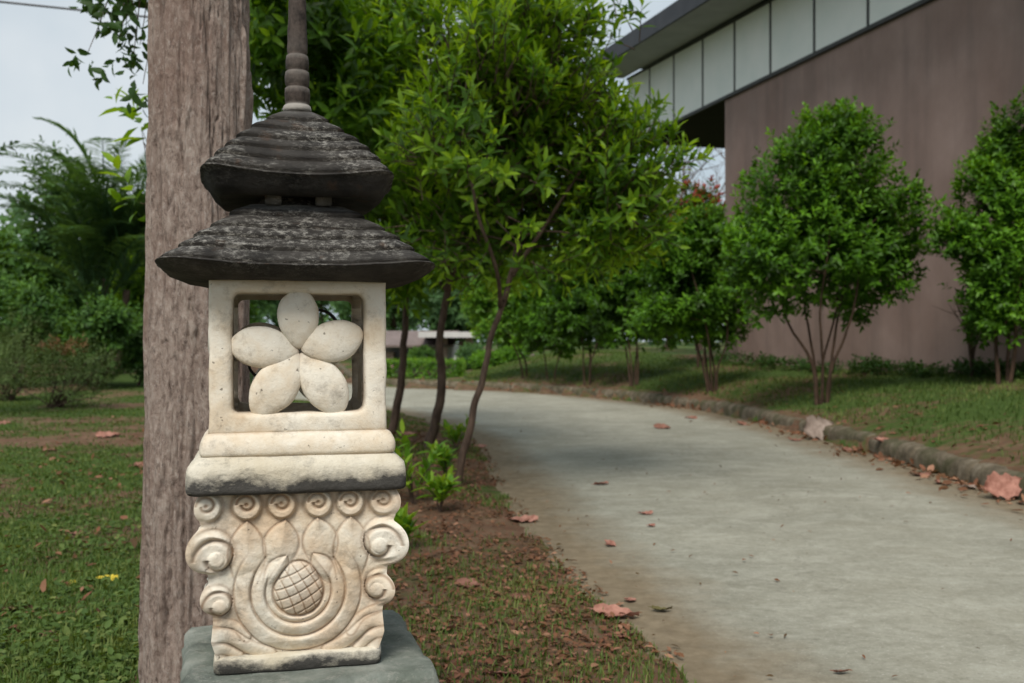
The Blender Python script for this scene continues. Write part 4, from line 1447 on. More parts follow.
# ------------------------------------------------------------------ left background: palm, trees, scrub
def palm():
    b = hit(112, 374)
    Z = b[1]
    root = empty('palm_tree', b, 0, 'clumping feather palm with arching fronds left of the thick trunk', 'palm tree')
    r = np.random.default_rng(4)
    k = Z / FPX
    wb = MB()
    heads = []
    for (dx, hpx, lean) in ((-6, 98, -4), (-10, 76, -14), (5, 86, 10), (2, 60, -2)):
        p0 = np.array([dx * k, r.uniform(-.2, .2), -.05])
        p1 = p0 + [lean * .5 * k, 0, hpx * .5 * k]
        p2 = p0 + [lean * k, r.uniform(-.2, .2), hpx * k]
        P = catmull([p0, p1, p2], 8)
        wb.tube(P, np.linspace(.11, .07, len(P)), 9)
        heads.append(p2)
    wb.build('trunk', M['wood'], root)
    lb_all = []
    specs = []
    for (hx, hy, nf) in ((104, 262, 17), (86, 290, 15), (126, 280, 16), (100, 320, 12)):
        h = at(hx, hy, Z) - b
        for i in range(nf):
            az = i * 2.4 + r.uniform(-.3, .3)
            el = r.uniform(.55, 1.5)
            ln = r.uniform(2.3, 4.3)
            hd = np.array([math.cos(az), math.sin(az), 0])
            c1 = h + hd * ln * .45 * math.cos(el) + np.array([0, 0, ln * .80 * math.sin(el)])
            e1 = h + hd * ln * (.45 * math.cos(el) + .55) + np.array([0, 0, ln * (.80 * math.sin(el) - .16)])
            specs.append((h, c1, e1))
    # the long fronds that stand out against the sky
    for (p0, p1, p2) in (((104, 240), (98, 128), (34, 118)), ((124, 252), (132, 175), (160, 150)), ((104, 240), (110, 170), (128, 138)), ((88, 262), (66, 175), (30, 190)), ((124, 252), (150, 200), (172, 205)), ((88, 262), (80, 170), (52, 150))):
        specs.append((at(*p0, Z) - b, at(*p1, Z - .2) - b, at(*p2, Z - .3) - b))
    for (h, c1, e1) in specs:
        m = MB()
        t = np.linspace(0, 1, 15)
        tq = t[:, None]
        P = (1 - tq) ** 2 * h + 2 * tq * (1 - tq) * c1 + tq ** 2 * e1
        ln = np.linalg.norm(np.diff(P, axis=0), axis=1).sum()
        m.tube(P, np.linspace(.022, .005, 15), 4, cap=False, tone=.5)
        tt = np.linspace(.14, 1, 46)
        Q = np.column_stack([np.interp(tt, t, P[:, j]) for j in range(3)])
        T = nrm(np.gradient(Q, axis=0))
        side = nrm(np.cross(T, [0, 0, 1.0]))
        up_ = np.cross(side, T)
        for sg in (-1, 1):
            D = T * .65 + side * sg * .9 + up_ * .25 + r.normal(0, .08, Q.shape)
            Lf = .60 * np.sin(np.pi * (tt * .82 + .15)) * r.uniform(.85, 1.1, len(tt))
            add_leaves(m, Q, D, np.tile([0, 0, 1.0], (len(tt), 1)) + r.normal(0, .1, Q.shape), Lf, np.full(len(tt), .042), .4 + r.normal(0, .2, len(tt)), 2, .28)
        m.build('frond', M['leaf_palm'], root)
palm()

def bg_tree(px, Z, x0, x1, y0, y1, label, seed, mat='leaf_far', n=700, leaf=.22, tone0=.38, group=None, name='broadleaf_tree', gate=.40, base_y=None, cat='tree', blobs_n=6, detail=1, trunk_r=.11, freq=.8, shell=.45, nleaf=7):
    r = np.random.default_rng(seed)
    x = (px - CX) / FPX * Z
    b = np.array([x, Z, gz(x, Z)])
    xm, ym, rx, ry = (x0 + x1) / 2, (y0 + y1) / 2, (x1 - x0) / 2, (y1 - y0) / 2
    k = Z / FPX
    blobs = [px_blob(xm, ym, Z, rx * .75, ry * .8, rx * k * .7)]
    for i in range(blobs_n):
        a = r.uniform(0, 6.28)
        f = r.uniform(.35, .62)
        blobs.append(px_blob(xm + math.cos(a) * rx * f, ym + math.sin(a) * ry * f, Z + r.uniform(-.4, .4) * rx * k, rx * r.uniform(.34, .5), ry * r.uniform(.34, .5), rx * k * .45))
    top = at(xm, ym, Z)
    st = [b - [0, 0, .1], b + (top - b) * .45 + r.normal(0, .12, 3) * [1, 1, 0], top]
    return tree(name, b, [(st, trunk_r, trunk_r * .35)], blobs, label, cat, mat, group, n=n, nleaf=nleaf, length=leaf * 1.7, leaf=leaf, aspect=.45, tone0=tone0, tip=.3, gate=gate, freq=freq, shell=shell,
                limbs=20, seed=seed, detail=detail, limb_r=trunk_r * .35, up=.4, angle=60)

gl = 'trees behind the lawn on the left'
bg_tree(20, 26, -40, 80, 215, 376, 'broad green tree at the left picture edge behind the scrub', 31, n=900, leaf=.27, group=gl, mat='leaf_dark', tone0=.45)
bg_tree(75, 27, 10, 140, 140, 378, 'tall feathery green tree rising right behind the palm fronds', 32, n=1700, leaf=.22, group=gl, mat='leaf_far', tone0=.36)
bg_tree(140, 25, 112, 190, 165, 375, 'leafy tree between the palm and the thick trunk', 33, n=1000, leaf=.2, group=gl, mat='leaf_front', tone0=.32)
bg_tree(-70, 27, -190, -5, 190, 365, 'tall tree outside the left picture edge, its crown just reaching in', 34, n=900, leaf=.22, group=gl)
bg_tree(40, 33, -10, 100, 232, 365, 'pale far tree seen over the broad tree at the left edge', 35, n=600, leaf=.3, group=gl, tone0=.5)
bg_tree(215, 22, 160, 275, 170, 372, 'tree hidden mostly by the thick trunk and the lantern', 36, n=900, leaf=.2, group=gl, mat='leaf_dark', tone0=.40)
# the dark bough entering at the left edge belongs to a tree standing outside the frame
bg_tree(-150, 11, -270, 14, 110, 215, 'dark tree beyond the left edge whose bough tips enter the picture over the scrub', 37, n=520, leaf=.13, mat='leaf_dark', tone0=.22, detail=1)
# sapling peeping out behind the trunk
bg_tree(163, 5.6, 128, 188, 90, 330, 'sapling with broad light leaves peeping past the left side of the thick trunk', 38, n=120, leaf=.14, mat='leaf_front', tone0=.45, name='sapling', detail=2, trunk_r=.02, blobs_n=4, gate=.3, nleaf=6)

for i, (px, Zu, x0, x1, y0, y1, lab) in enumerate(((92, 17.5, 66, 132, 296, 378, 'dark leafy undergrowth bush standing before the palm stems'), (136, 18.5, 118, 165, 280, 380, 'dark bush close to the left side of the thick trunk, under the palm'), (30, 18, 0, 70, 285, 362, 'dark green bush behind the scrub at the left'))):
    bg_tree(px, Zu, x0, x1, y0, y1, lab, 51 + i, mat='leaf_dark', n=420, leaf=.13, tone0=.40, name='undergrowth_bush', cat='bush', trunk_r=.03, freq=1.4)

def scrub():
    r = np.random.default_rng(14)
    spec = [(55, 408, 22, 116, 342, 405, 'grey-green scrub bush with a withered brown top', True),
            (8, 400, -30, 44, 345, 398, 'straggly scrub bush at the left picture edge', False),
            (20, 388, -8, 50, 318, 372, 'taller yellowish scrub behind the straggly bush', False),
            (98, 385, 70, 128, 350, 382, 'small scrub bush under the palm stems', False)]
    for (px, py, x0, x1, y0, y1, label, brown) in spec:
        b = hit(px, py)
        Z = b[1]
        k = Z / FPX
        root = empty('scrub_bush', b, 0, label, 'bush')
        xm, ym, rx, ry = (x0 + x1) / 2, (y0 + y1) / 2, (x1 - x0) / 2, (y1 - y0) / 2
        c = at(xm, ym, Z) - b
        bl = [(c[0], c[1], c[2], rx * k * 1.1, rx * k * .9, ry * k * 1.15)]
        C, u = crown_points(bl, 620, r, .43, 2.2, .5, int(px) + 3)
        wb, lb = MB(), MB()
        for i in range(34):
            q = C[r.integers(len(C))]
            wb.tube(branch_path((r.normal(0, .05), r.normal(0, .05), -.02), q, r), np.linspace(.010, .003, 7), 4, cap=False)
        sprigs(lb, C, u * .6 + [0, 0, .8], r, 6, .14, .055, .36, .45, .18, .2, 1, 50)
        wb.build('stems', M['wood'], root)
        lb.build('foliage', M['leaf_scrub'], root)
        if brown:
            mb2 = MB()
            cc = at(61, 349, Z - .1) - b
            C2 = r.normal(0, 1, (60, 3)) * [.14, .12, .05] + cc
            sprigs(mb2, C2, np.tile([0, 0, 1.0], (60, 1)) + r.normal(0, .6, (60, 3)), r, 6, .1, .06, .4, .5, .15, .2, 1)
            o = mb2.build('withered_top', M['leaf_brown'], root)
scrub()

# ------------------------------------------------------------------ far end of the road: house, wall, hedge
def far_end():
    r = np.random.default_rng(2)
    Z = 31.0
    k = Z / FPX
    X = lambda px, Zz=Z: (px - CX) / FPX * Zz
    zz = lambda py, Zz=Z: H + (HZ - py) / FPX * Zz
    g0 = gz(X(420), Z)
    root = empty('house', (X(420), Z, 0), 0, 'low pale house with brownish roofs seen far off between the slim trunks', 'house')
    def part(name, m, c, s, parent=root, rot=0.0):
        mb = MB(); mb.box(np.array(c) - np.array([X(420), Z, 0]), s, rot)
        return mb.build(name, m, parent, smooth=False)
    wl = part('wall', M['white_wall'], ((X(380) + X(452)) / 2, Z + 2.0, zz(345) / 2), (X(452) - X(380), 4.0, zz(345)))
    part('side_wall', M['pink_wall'], (X(389), Z - .25, zz(352) / 2), (X(396) - X(384), .4, zz(352)))
    part('porch_post', M['pink_wall'], (X(444.5), Z - .6, zz(336) / 2), (.26, .26, zz(336)))
    part('porch_post', M['pink_wall'], (X(470), Z - .6, zz(337) / 2), (.22, .22, zz(337)))
    part('window', M['glass'], (X(405), Z - .02, zz(357)), (.7, .06, .5))
    # lower tiled roof: sloped slab
    mb = MB()
    v = []
    for x in (X(372), X(455)):
        for (y, z) in ((Z - .8, zz(347)), (Z - .8, zz(345)), (Z + 2.2, zz(332)), (Z + 2.2, zz(330))):
            v.append([x - X(420), y - Z, z])
    mb.add(np.array(v), np.array([[0, 1, 3, 2], [4, 6, 7, 5], [0, 4, 5, 1], [2, 3, 7, 6], [0, 2, 6, 4], [1, 5, 7, 3]]))
    mb.build('tiled_roof', M['tile'], root, smooth=False)
    part('porch_roof', M['tile'], (X(450), Z - .2, zz(335)), (X(478) - X(424), 2.6, .14))
    part('roof_edge', M['white_wall'], (X(450), Z - 1.52, zz(335)), (X(478) - X(424), .03, .17))
    # white boundary wall with posts
    Zw = 29.0
    root = empty('boundary_wall', (X(515, Zw), Zw, gz(X(515, Zw), Zw)), 0, 'white boundary wall with plain pillars behind the shrubs at the bend', 'wall')
    gb = root.location.z
    mb = MB(); mb.box((0, 0, (zz(356, Zw) - gb) / 2 - .1), (X(600, Zw) - X(478, Zw), .15, zz(356, Zw) - gb + .2)); mb.build('wall_panel', M['white_wall'], root, smooth=False)
    for px in (480, 497, 514, 531, 548, 565, 582, 598):
        mb = MB(); mb.box((X(px, Zw) - X(515, Zw), -.08, (zz(354, Zw) - gb) / 2 - .1), (.2, .2, zz(354, Zw) - gb + .2), 0, .01); mb.build('pillar', M['tile'], root, smooth=False)
    # railing
    Zr = 25.5
    rl = empty('railing', (X(420, Zr), Zr, gz(X(420, Zr), Zr)), 0, 'dark low metal railing behind the clipped hedge', 'railing')
    gb = rl.location.z
    top = zz(371, Zr) - gb
    mb = MB(); mb.box((0, 0, top), (X(458, Zr) - X(384, Zr), .04, .03)); mb.build('top_rail', M['metal'], rl, smooth=False)
    mb = MB(); mb.box((0, 0, .12), (X(458, Zr) - X(384, Zr), .03, .03)); mb.build('bottom_rail', M['metal'], rl, smooth=False)
    proto = None
    for i in range(19):
        xx = X(385, Zr) + (X(457, Zr) - X(385, Zr)) * i / 18 - X(420, Zr)
        if proto is None:
            mb = MB(); mb.box((0, 0, top / 2 - .006), (.022, .022, top - .03)); proto = mb.build('baluster', M['metal'], rl, smooth=False); o = proto
        else:
            o = proto.copy(); COL.objects.link(o)
        o.location = (xx, 0.032, 0)
    # hedge
    def leafy_box(name, c, hx, hy, hz, mat, n, leaf, label, cat, tone0, ball=False, seed=1):
        rr = np.random.default_rng(seed)
        root = empty(name, c, 0, label, cat)
        if ball:
            u = rand_unit(rr, n); P = u * rr.uniform(.75, 1.02, n)[:, None] * [hx, hy, hz] + [0, 0, hz]
        else:
            P = rr.uniform(-1, 1, (n, 3))
            j = rr.integers(0, 3, n); s = np.sign(P[np.arange(n), j]); P[np.arange(n), j] = s * rr.uniform(.82, 1.0, n)
            u = P.copy()
            P = P * [hx, hy, hz] + [0, 0, hz]
            P[:, 2] += .05 * (fbm(P * 2, 2, 7) - .5)
        m = MB()
        sprigs(m, P, u + [0, 0, .5], rr, 6, leaf * 1.2, leaf, .45, tone0, .15, .3, 1)
        m.build('foliage', M[mat], root)
        sb = MB()
        for i in range(7):
            sb.tube(branch_path((rr.uniform(-.8, .8) * hx * (0 if ball else 1), 0, -.03), P[rr.integers(n)], rr), np.linspace(.02, .006, 7), 5, cap=False)
        sb.build('stems', M['wood'], root)
        return root
    Zh = 22.8
    hw = (X(462, Zh) - X(384, Zh)) / 2
    hc = np.array([(X(462, Zh) + X(384, Zh)) / 2, Zh, 0]); hc[2] = gz(hc[0], hc[1]) - .02
    leafy_box('hedge', hc, hw, .35, max((zz(378, Zh) - hc[2]) / 2, .18), 'leaf_bright', 900, .08, 'low clipped hedge on the far side of the road bend', 'hedge', .38, seed=61)
    Zb = 27.5
    bc = np.array([X(422, Zb), Zb, gz(X(422, Zb), Zb)])
    leafy_box('round_bush', bc, 11.5 * Zb / FPX, 11.5 * Zb / FPX, max((zz(352, Zb) - bc[2]) / 2, .3), 'leaf_dark', 480, .10, 'dark ball-shaped bush in front of the pale house', 'bush', .45, True, 62)
    for i, (px, Zz, wpx, ytop, lab) in enumerate(((487, 25.5, 13, 368, 'leafy bush with broad leaves at the foot of the white boundary wall'), (512, 26.5, 12, 372, 'low bush beside the reddish trunk before the boundary wall'), (470, 27.5, 9, 348, 'upright grey-green shrub between the house porch and the boundary wall'))):
        c = np.array([X(px, Zz), Zz, gz(X(px, Zz), Zz)])
        leafy_box('garden_bush', c, wpx * Zz / FPX, .4, max((zz(ytop, Zz) - c[2]) / 2, .15), 'leaf_round' if i != 2 else 'leaf_far', 330, .12, lab, 'bush', .45, True, 70 + i)
far_end()

gf = 'tall trees beyond the far end of the road'
far_specs = [(395, 44, 335, 450, 235, 352, 'bluish green far tree over the roof of the pale house'), (462, 42, 420, 510, 255, 350, 'rounded far tree right above the house porch'), (520, 38, 470, 580, 248, 352, 'far tree rising behind the white boundary wall'),
             (600, 36, 550, 665, 225, 350, 'dark far tree behind the shrub trees of the bend'), (668, 33, 625, 720, 215, 350, 'far tree between the bend and the porch of the mauve building'), (320, 46, 260, 380, 225, 350, 'far tree behind the lantern, glimpsed through its openings'),
             (250, 42, 180, 310, 220, 350, 'far tree hidden by the thick trunk and lantern')]
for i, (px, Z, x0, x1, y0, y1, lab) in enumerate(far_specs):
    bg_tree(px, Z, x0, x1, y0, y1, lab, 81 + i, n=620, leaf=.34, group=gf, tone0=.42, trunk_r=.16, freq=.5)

# thin-leaved tree whose bare twigs show under the porch
def bare_tree():
    r = np.random.default_rng(9)
    Z = 30.0
    x = (700 - CX) / FPX * Z
    b = np.array([x, Z, gz(x, Z)])
    wb = MB()
    def grow(p, d, L, rad, lev):
        q = p + d * L
        wb.tube(branch_path(p, q, r, .02, 5), np.linspace(rad, rad * .6, 5), 5, cap=False)
        if lev == 0: return
        for i in range(3 if lev < 3 else 4):
            nd = nrm(d * .8 + r.normal(0, .55, 3) + [0, 0, .1])
            grow(p + (q - p) * r.uniform(.55, 1), nd, L * r.uniform(.6, .8), rad * .55, lev - 1)
    grow(np.array([0, 0, -.1]), np.array([0.02, 0, 1.0]), 2.9, .13, 5)
    o = wb.build('bare_tree', M['wood'])
    o.location = b
    tag(o, 'leafless twiggy tree seen through the gap under the porch roof', 'tree')
bare_tree()

# far wood closing the view all round
def far_wood():
    r = np.random.default_rng(77)
    lb = MB()
    n = 5200
    a = np.concatenate([r.uniform(R(-75), R(62), int(n * .8)), r.uniform(R(62), R(285), n - int(n * .8))])
    d = r.uniform(60, 95, n)
    top = 5.5 + 6.0 * fbm(np.column_stack([a * 9, a * 0]), 3, 8)
    P = np.column_stack([np.sin(a) * d, np.cos(a) * d, r.uniform(0, 1, n) ** .8 * top])
    ax = nrm(np.column_stack([-np.sin(a), -np.cos(a), np.full(n, 1.0)]))
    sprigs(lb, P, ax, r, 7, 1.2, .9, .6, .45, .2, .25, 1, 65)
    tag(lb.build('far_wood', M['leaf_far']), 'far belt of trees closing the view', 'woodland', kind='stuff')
far_wood()

# ------------------------------------------------------------------ overhead cable
def cable():
    Z1, Z2 = 14.0, 21.5
    a = at(-320, -22, Z1)
    e = at(612, 66, Z2)
    t = np.linspace(0, 1, 40)[:, None]
    P = a * (1 - t) + e * t
    P[:, 2] += (-0.3 * t * (1 - t))[:, 0]
    # raise so that it crosses the corner as photographed
    mb = MB()
    mb.tube(P + [0, 0, .16], .018, 6)
    tag(mb.build('power_cable', M['cable']), 'grey overhead cable crossing the upper left corner of the sky', 'cable')
cable()

# ------------------------------------------------------------------ fallen leaves
def fallen_leaf_mesh(name, L, Wd, seed, mat):
    r = np.random.default_rng(seed)
    nu, nv = 17, 9
    u = np.linspace(0, 1, nu)
    v = np.linspace(-1, 1, nv)
    U, V = np.meshgrid(u, v, indexing='ij')
    half = Wd / 2 * np.sin(np.pi * np.clip(U, .015, .985) ** .85) ** .75 * (1 + .10 * np.sin(U * 29 + seed) + .10 * r.normal(0, 1, U.shape) * (np.abs(V) > .9))
    x = (U - .5) * L
    y = V * half + .05 * L * np.sin(U * 2.5 + seed)
    curl = r.uniform(.15, .5)
    sw = r.uniform(-.5, .9)
    z = curl * Wd * .28 * np.abs(V) ** 1.6 * (1 + sw * V) + .09 * L * r.uniform(-.2, 1.0) * (2 * U - 1) ** 2 + Wd * .10 * V * np.sin(U * 3 + seed) + .035 * Wd * np.sin(U * 21 + V * 4 + seed) + .006
    z += .05 * Wd * (fbm(np.column_stack([U.ravel() * 6, V.ravel() * 3]), 3, seed) - .5).reshape(U.shape)
    i = np.arange(nu - 1)[:, None] * nv + np.arange(nv - 1)[None]
    q = np.stack([i, i + nv, i + nv + 1, i + 1], -1).reshape(-1, 4)
    mb = MB()
    P = np.stack([x, y, z - z.min() + .002], -1).reshape(-1, 3)
    mb.add(P, q)
    mb.add(P - [0, 0, .0012], q[:, ::-1])
    k = np.linspace(0, 1, 5)
    mid = (nv // 2)
    mb.tube(np.column_stack([-L * .5 - k * L * .16, .05 * L * math.sin(seed) + k * .01, z[0, mid] - z.min() + .003 + 0 * k]), [.002, .0018, .0015, .0013, .0012], 4)
    return mb.build(name, mat)

def fallen():
    # px, py, length in px, width in px, yaw, tilt, colour, label
    L = [(523, 522, 30, 13, -8, 0, 'fallen_pink', 'curled pinkish leaf on the verge edge, level with the lantern ledge foot'),
         (611, 546, 18, 11, 60, 10, 'fallen_pink', 'small curled leaf alone on the concrete nearest the middle of the picture'),
         (616, 618, 46, 15, -12, 5, 'fallen_pink', 'longest pale pink leaf lying where verge and road meet'),
         (621, 638, 26, 12, 10, 0, 'fallen_brown', 'dark reddish leaf just below the longest pink leaf'),
         (629, 602, 18, 16, 80, 15, 'fallen_pink', 'upright reddish leaf above the longest pink leaf'),
         (601, 485, 16, 8, 20, 0, 'fallen_pink', 'small leaf on the road halfway between trunk and kerb'),
         (646, 515, 14, 7, 0, 0, 'fallen_pink', 'upper one of the two pink flakes on open concrete'),
         (652, 527, 10, 7, 40, 0, 'fallen_pink', 'lower, smaller one of the two pink flakes on open concrete'),
         (662, 429, 18, 9, -30, 10, 'fallen_brown', 'brown leaf on the road close to the far kerb'),
         (818, 440, 31, 25, 30, 35, 'fallen_grey', 'broad pale leaf propped against the kerb below the tall shrub tree'),
         (1004, 499, 42, 28, 20, 28, 'fallen_pink', 'broad reddish leaf leaning on the kerb at the right picture edge'),
         (968, 489, 20, 12, 30, 15, 'fallen_grey', 'greyish curled leaf in the gutter left of the broad reddish one'),
         (920, 476, 20, 9, -20, 0, 'fallen_brown', 'purplish brown leaf in the gutter under the kerb'),
         (881, 441, 16, 9, 10, 10, 'fallen_pink', 'leaf lying on top of the kerb right of the propped pale leaf'),
         (742, 425, 14, 9, 40, 15, 'fallen_brown', 'brown leaf tipped against the kerb below the smaller bushy shrub tree'),
         (850, 452, 16, 11, -30, 10, 'fallen_brown', 'reddish leaf in the gutter just right of the propped pale leaf'),
         (795, 441, 15, 9, 20, 10, 'fallen_brown', 'crumpled brown leaf in the gutter just left of the propped pale leaf'),
         (938, 484, 18, 10, 60, 20, 'fallen_pink', 'pinkish leaf in the gutter between the purplish and the greyish ones'),
         (691, 419, 12, 8, 0, 10, 'fallen_brown', 'small brown leaf by the kerb where the road starts to bend'),
         (990, 492, 16, 11, -40, 10, 'fallen_grey', 'small grey leaf tucked under the broad reddish one at the right edge'),
         (480, 448, 14, 8, -5, 0, 'fallen_pink', 'pinkish leaf on the road edge beside the slanting young trunk'),
         (410, 436, 20, 9, 0, 0, 'fallen_pink', 'reddish leaf between the two farther slim trunks'),
         (662, 612, 20, 9, 5, 0, 'fallen_olive', 'olive leaf lying flat on the earthy road edge'),
         (841, 674, 16, 8, 15, 0, 'fallen_brown', 'small dark leaf on the road at the bottom picture edge'),
         (108, 580, 22, 10, -10, 5, 'fallen_yellow', 'bright yellow leaf on the lawn beside the thick trunk'),
         (72, 584, 10, 8, 60, 20, 'fallen_yellow', 'tiny yellow leaf left of the bright yellow one on the lawn'),
         (141, 467, 20, 12, 70, 10, 'fallen_pink', 'orange-pink leaf half hidden by the left side of the thick trunk'),
         (108, 437, 24, 9, 5, 0, 'fallen_pink', 'pale brown leaf on the bare patch under the palm'),
         (50, 452, 20, 8, -20, 0, 'fallen_brown', 'reddish leaf on the lawn in front of the scrub bush'),
         (14, 612, 34, 14, 15, 0, 'fallen_brown', 'large dull brown leaf at the left edge of the lawn'),
         (50, 636, 26, 12, -25, 5, 'fallen_brown', 'dull leaf lower on the lawn beside the large brown one'),
         (75, 535, 16, 8, 30, 0, 'fallen_brown', 'brownish leaf in the middle of the lawn'),
         (2, 424, 16, 10, 0, 10, 'fallen_brown', 'rusty leaf at the left edge under the straggly scrub'),
         (468, 587, 28, 10, -30, 5, 'fallen_brown', 'long reddish leaf on the verge right of the lantern scrolls'),
         (520, 598, 18, 9, 35, 10, 'fallen_brown', 'dark leaf in the middle of the verge litter'),
         (440, 632, 30, 14, 15, 0, 'fallen_brown', 'wide dull red leaf on the verge close to the pedestal'),
         (505, 676, 30, 10, -10, 0, 'fallen_brown', 'reddish leaf at the bottom edge of the verge')]
    for i, (px, py, l, wd, yaw, tilt, m, lab) in enumerate(L):
        b = hit(px, py)
        k = b[1] / FPX
        fore = 1.0 if tilt > 12 else 1.7
        o = fallen_leaf_mesh('fallen_leaf', l * k, min(wd * k * fore, l * k * (.85 if tilt > 20 else .62)), 200 + i, M[m])
        b[2] = max(b[2], .004)
        o.location = b
        o.rotation_euler = (R(tilt * .9), R(tilt * .4), R(yaw))
        if tilt > 20:        # propped up against the kerb
            o.location = b + np.array([0, 0, wd * k * .45])
            o.rotation_euler = (R(62), R(-14), R(yaw - 22))
        tag(o, lab, 'fallen leaf', 'large fallen leaves')
fallen()

def litter():
    r = np.random.default_rng(19)
    mb = MB()
    def scatter(P, size, tone, flat=.25):
        n = len(P)
        z = np.maximum(eval_ground(P)[0], 0.0)
        D = np.column_stack([r.normal(size=n), r.normal(size=n), r.normal(0, flat, n)])
        N = nrm(np.column_stack([r.normal(0, flat, n), r.normal(0, flat, n), np.ones(n)]))
        L = size * r.uniform(.5, 1.4, n)
        add_leaves(mb, np.column_stack([P, z + .012]), D, N, L, L * r.uniform(.35, .6, n), tone + r.normal(0, .22, n), 2, r.uniform(-.2, .3))
    # verge by the lantern
    n = 40000
    P = np.column_stack([r.uniform(-2.4, .8, n), 2.0 + 9 * r.uniform(0, 1, n) ** 1.6])
    h, er, el = eval_ground(P)
    dens = fbm(P * 1.8, 3, 44)
    ver = P[:, 0] > -0.62 - .10 * P[:, 1]
    keep = (el > -.03) & ver & (dens + r.normal(0, .07, n) > .40)
    scatter(P[keep], .027, .42)
    # lawn, sparse
    n = 5200
    P = np.column_stack([r.uniform(-5, -.5, n), r.uniform(2.2, 12, n)])
    h, er, el = eval_ground(P)
    dens = fbm(P * 1.1, 3, 47)
    scatter(P[(el > 0) & (dens + r.normal(0, .08, n) > .50)], .045, .40)
    # gutter along the kerb
    n = 2300
    t = r.uniform(0, len(ER) - 1.01, n)
    i = t.astype(int)
    C = ER[i] + (ER[i + 1] - ER[i]) * (t - i)[:, None]
    C2 = C + np.column_stack([-np.abs(r.exponential(.09, n)), r.normal(0, .04, n)])
    dens = fbm(C * 1.3, 2, 52)
    k = (dens + r.normal(0, .04, n) > .44) & (C[:, 1] > 1)
    scatter(C2[k], .062, .55, .5)
    # bank near the kerb
    n = 900
    t = r.uniform(0, len(ER) - 1.01, n)
    i = t.astype(int)
    C = ER[i] + (ER[i + 1] - ER[i]) * (t - i)[:, None] + np.column_stack([r.exponential(.5, n) + .12, r.normal(0, .1, n)])
    scatter(C[C[:, 1] > 2], .055, .45)
    # road: a few crumbs
    n = 420
    t = r.uniform(0, 1, n) ** 1.5
    k = r.integers(12, 95, n)
    P = EL[k] * (1 - t)[:, None] + ER[k] * t[:, None] + r.normal(0, .06, (n, 2))
    scatter(P, .020, .35)
    tag(mb.build('leaf_litter', M['litter']), 'brown and reddish dry leaf litter on verge and gutter', 'leaf litter', kind='stuff')
litter()

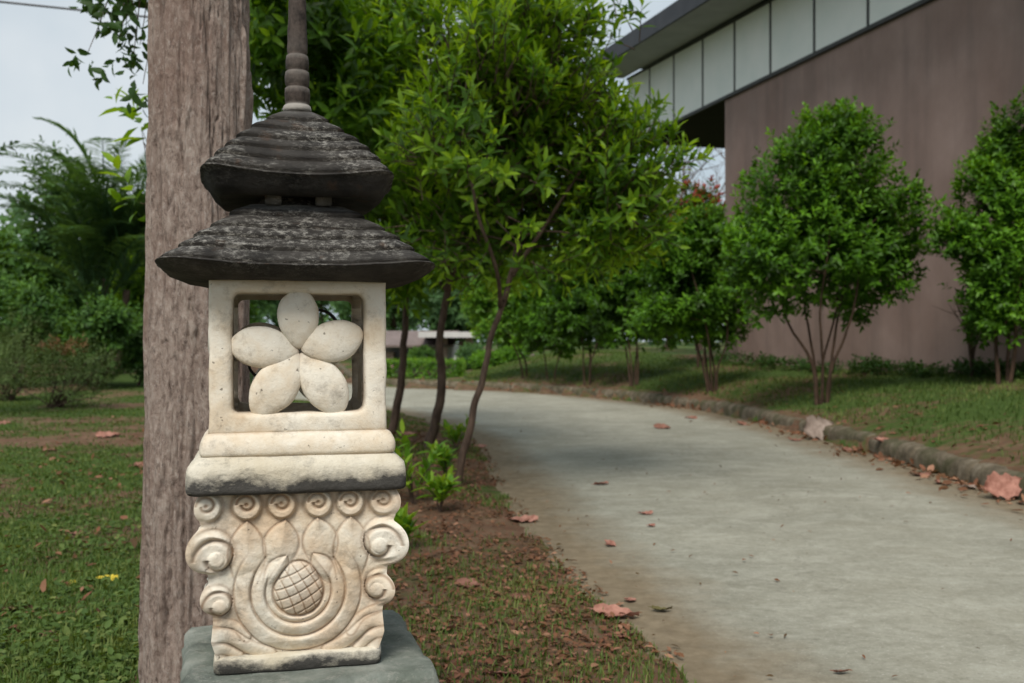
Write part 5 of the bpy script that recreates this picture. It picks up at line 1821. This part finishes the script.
# ------------------------------------------------------------------ grass
def grass():
    r = np.random.default_rng(23)
    def blades(name, P, hgt, tone, label):
        n = len(P)
        z = eval_ground(P)[0]
        a = r.uniform(0, 6.283, n)
        dist = np.hypot(P[:, 0], P[:, 1])
        hh = hgt * r.uniform(.4, 1.25, n)
        wd = np.clip(.0026 + dist * .0006, .003, .012)
        b = np.column_stack([P, z - .004])
        sd = np.column_stack([np.cos(a), np.sin(a), np.zeros(n)]) * (wd / 2)[:, None]
        le = np.column_stack([-np.sin(a), np.cos(a), np.zeros(n)]) * r.normal(0, .55, n)[:, None]
        m = b + np.column_stack([le[:, :2] * (hh * .35)[:, None], hh * .62])
        t = b + np.column_stack([le[:, :2] * hh[:, None], hh * r.uniform(.7, 1.05, n)])
        V = np.stack([b - sd, b + sd, m + sd * .8, m - sd * .8, t], 1)
        mb = MB()
        idx = (np.arange(n) * 5)[:, None]
        mb.add(V.reshape(-1, 3), idx + np.array([[0, 1, 2, 3]]), np.repeat(np.clip(tone, 0, 1), 5))
        mb.f.append(idx + np.array([[3, 2, 4]]))
        tag(mb.build(name, M['grass'], smooth=True), label, 'grass', kind='stuff')
    # lawn left of the lantern
    n = 150000
    Y = 2.2 + 16 * r.uniform(0, 1, n) ** 1.9
    X = -(r.uniform(.10, .75, n)) * Y
    P = np.column_stack([X, Y])
    h, er, el = eval_ground(P)
    g = fbm(P * 1.1, 4, 21) + .18 * (fbm(P * 4.5, 3, 61) - .5)
    thin = np.where(Y > 6.5, -.05, 0) + np.where(Y < 3.8, .075, 0)
    k = (el > 0) & (X < -.60 - .10 * Y + .0) & (g + r.normal(0, .05, n) > .445 + thin)
    blades('lawn_grass', P[k], .032, .42 + .9 * (g[k] - .5) + r.normal(0, .16, k.sum()), 'patchy green lawn grass on the left')
    # low broad-leaved weeds creeping in the lawn
    n = 26000
    Y = 2.2 + 12 * r.uniform(0, 1, n) ** 1.7
    P = np.column_stack([-(r.uniform(.10, .72, n)) * Y, Y])
    h, er, el = eval_ground(P)
    g = fbm(P * 2.1, 3, 71)
    k = (el > 0) & (X[:n] * 0 + P[:, 0] < -.60 - .10 * Y) & (g + r.normal(0, .05, n) > .47)
    P, z = P[k], h[k]
    m = len(P)
    D = np.column_stack([r.normal(size=m), r.normal(size=m), np.abs(r.normal(0, .35, m))])
    N = nrm(np.column_stack([r.normal(0, .3, m), r.normal(0, .3, m), np.ones(m)]))
    Lf = r.uniform(.016, .036, m)
    mb = MB()
    add_leaves(mb, np.column_stack([P, z + r.uniform(.004, .022, m)]), D, N, Lf, Lf * .6, .45 + r.normal(0, .2, m), 2, .2)
    tag(mb.build('lawn_weeds', M['grass']), 'low creeping weeds in the lawn', 'weeds', kind='stuff')
    # verge
    n = 110000
    Y = 2.0 + 12 * r.uniform(0, 1, n) ** 1.6
    X = r.uniform(-2.2, .75, n)
    P = np.column_stack([X, Y])
    h, er, el = eval_ground(P)
    g = fbm(P * 1.6, 4, 25) + .2 * (fbm(P * 6, 3, 63) - .5)
    k = (el > .02) & (X > -.64 - .10 * Y) & (g + r.normal(0, .06, n) > .485)
    blades('verge_grass', P[k], .034, .50 + .9 * (g[k] - .5) + r.normal(0, .2, k.sum()), 'thin grass tufts between the litter of the verge')
    # bank
    n = 130000
    Y = 2.5 + 25 * r.uniform(0, 1, n) ** 1.1
    X = r.uniform(-1, 9, n)
    P = np.column_stack([X, Y])
    h, er, el = eval_ground(P)
    inw = X < WX0 + WS * Y - .05
    g = fbm(P * 1.0, 4, 27)
    k = (er > .15) & inw & (g + r.normal(0, .06, n) + np.minimum(er, .8) * .25 > .47)
    blades('bank_grass', P[k], .055, .50 + 1.0 * (g[k] - .5) + r.normal(0, .15, k.sum()), 'green grass on the bank below the mauve wall')
grass()
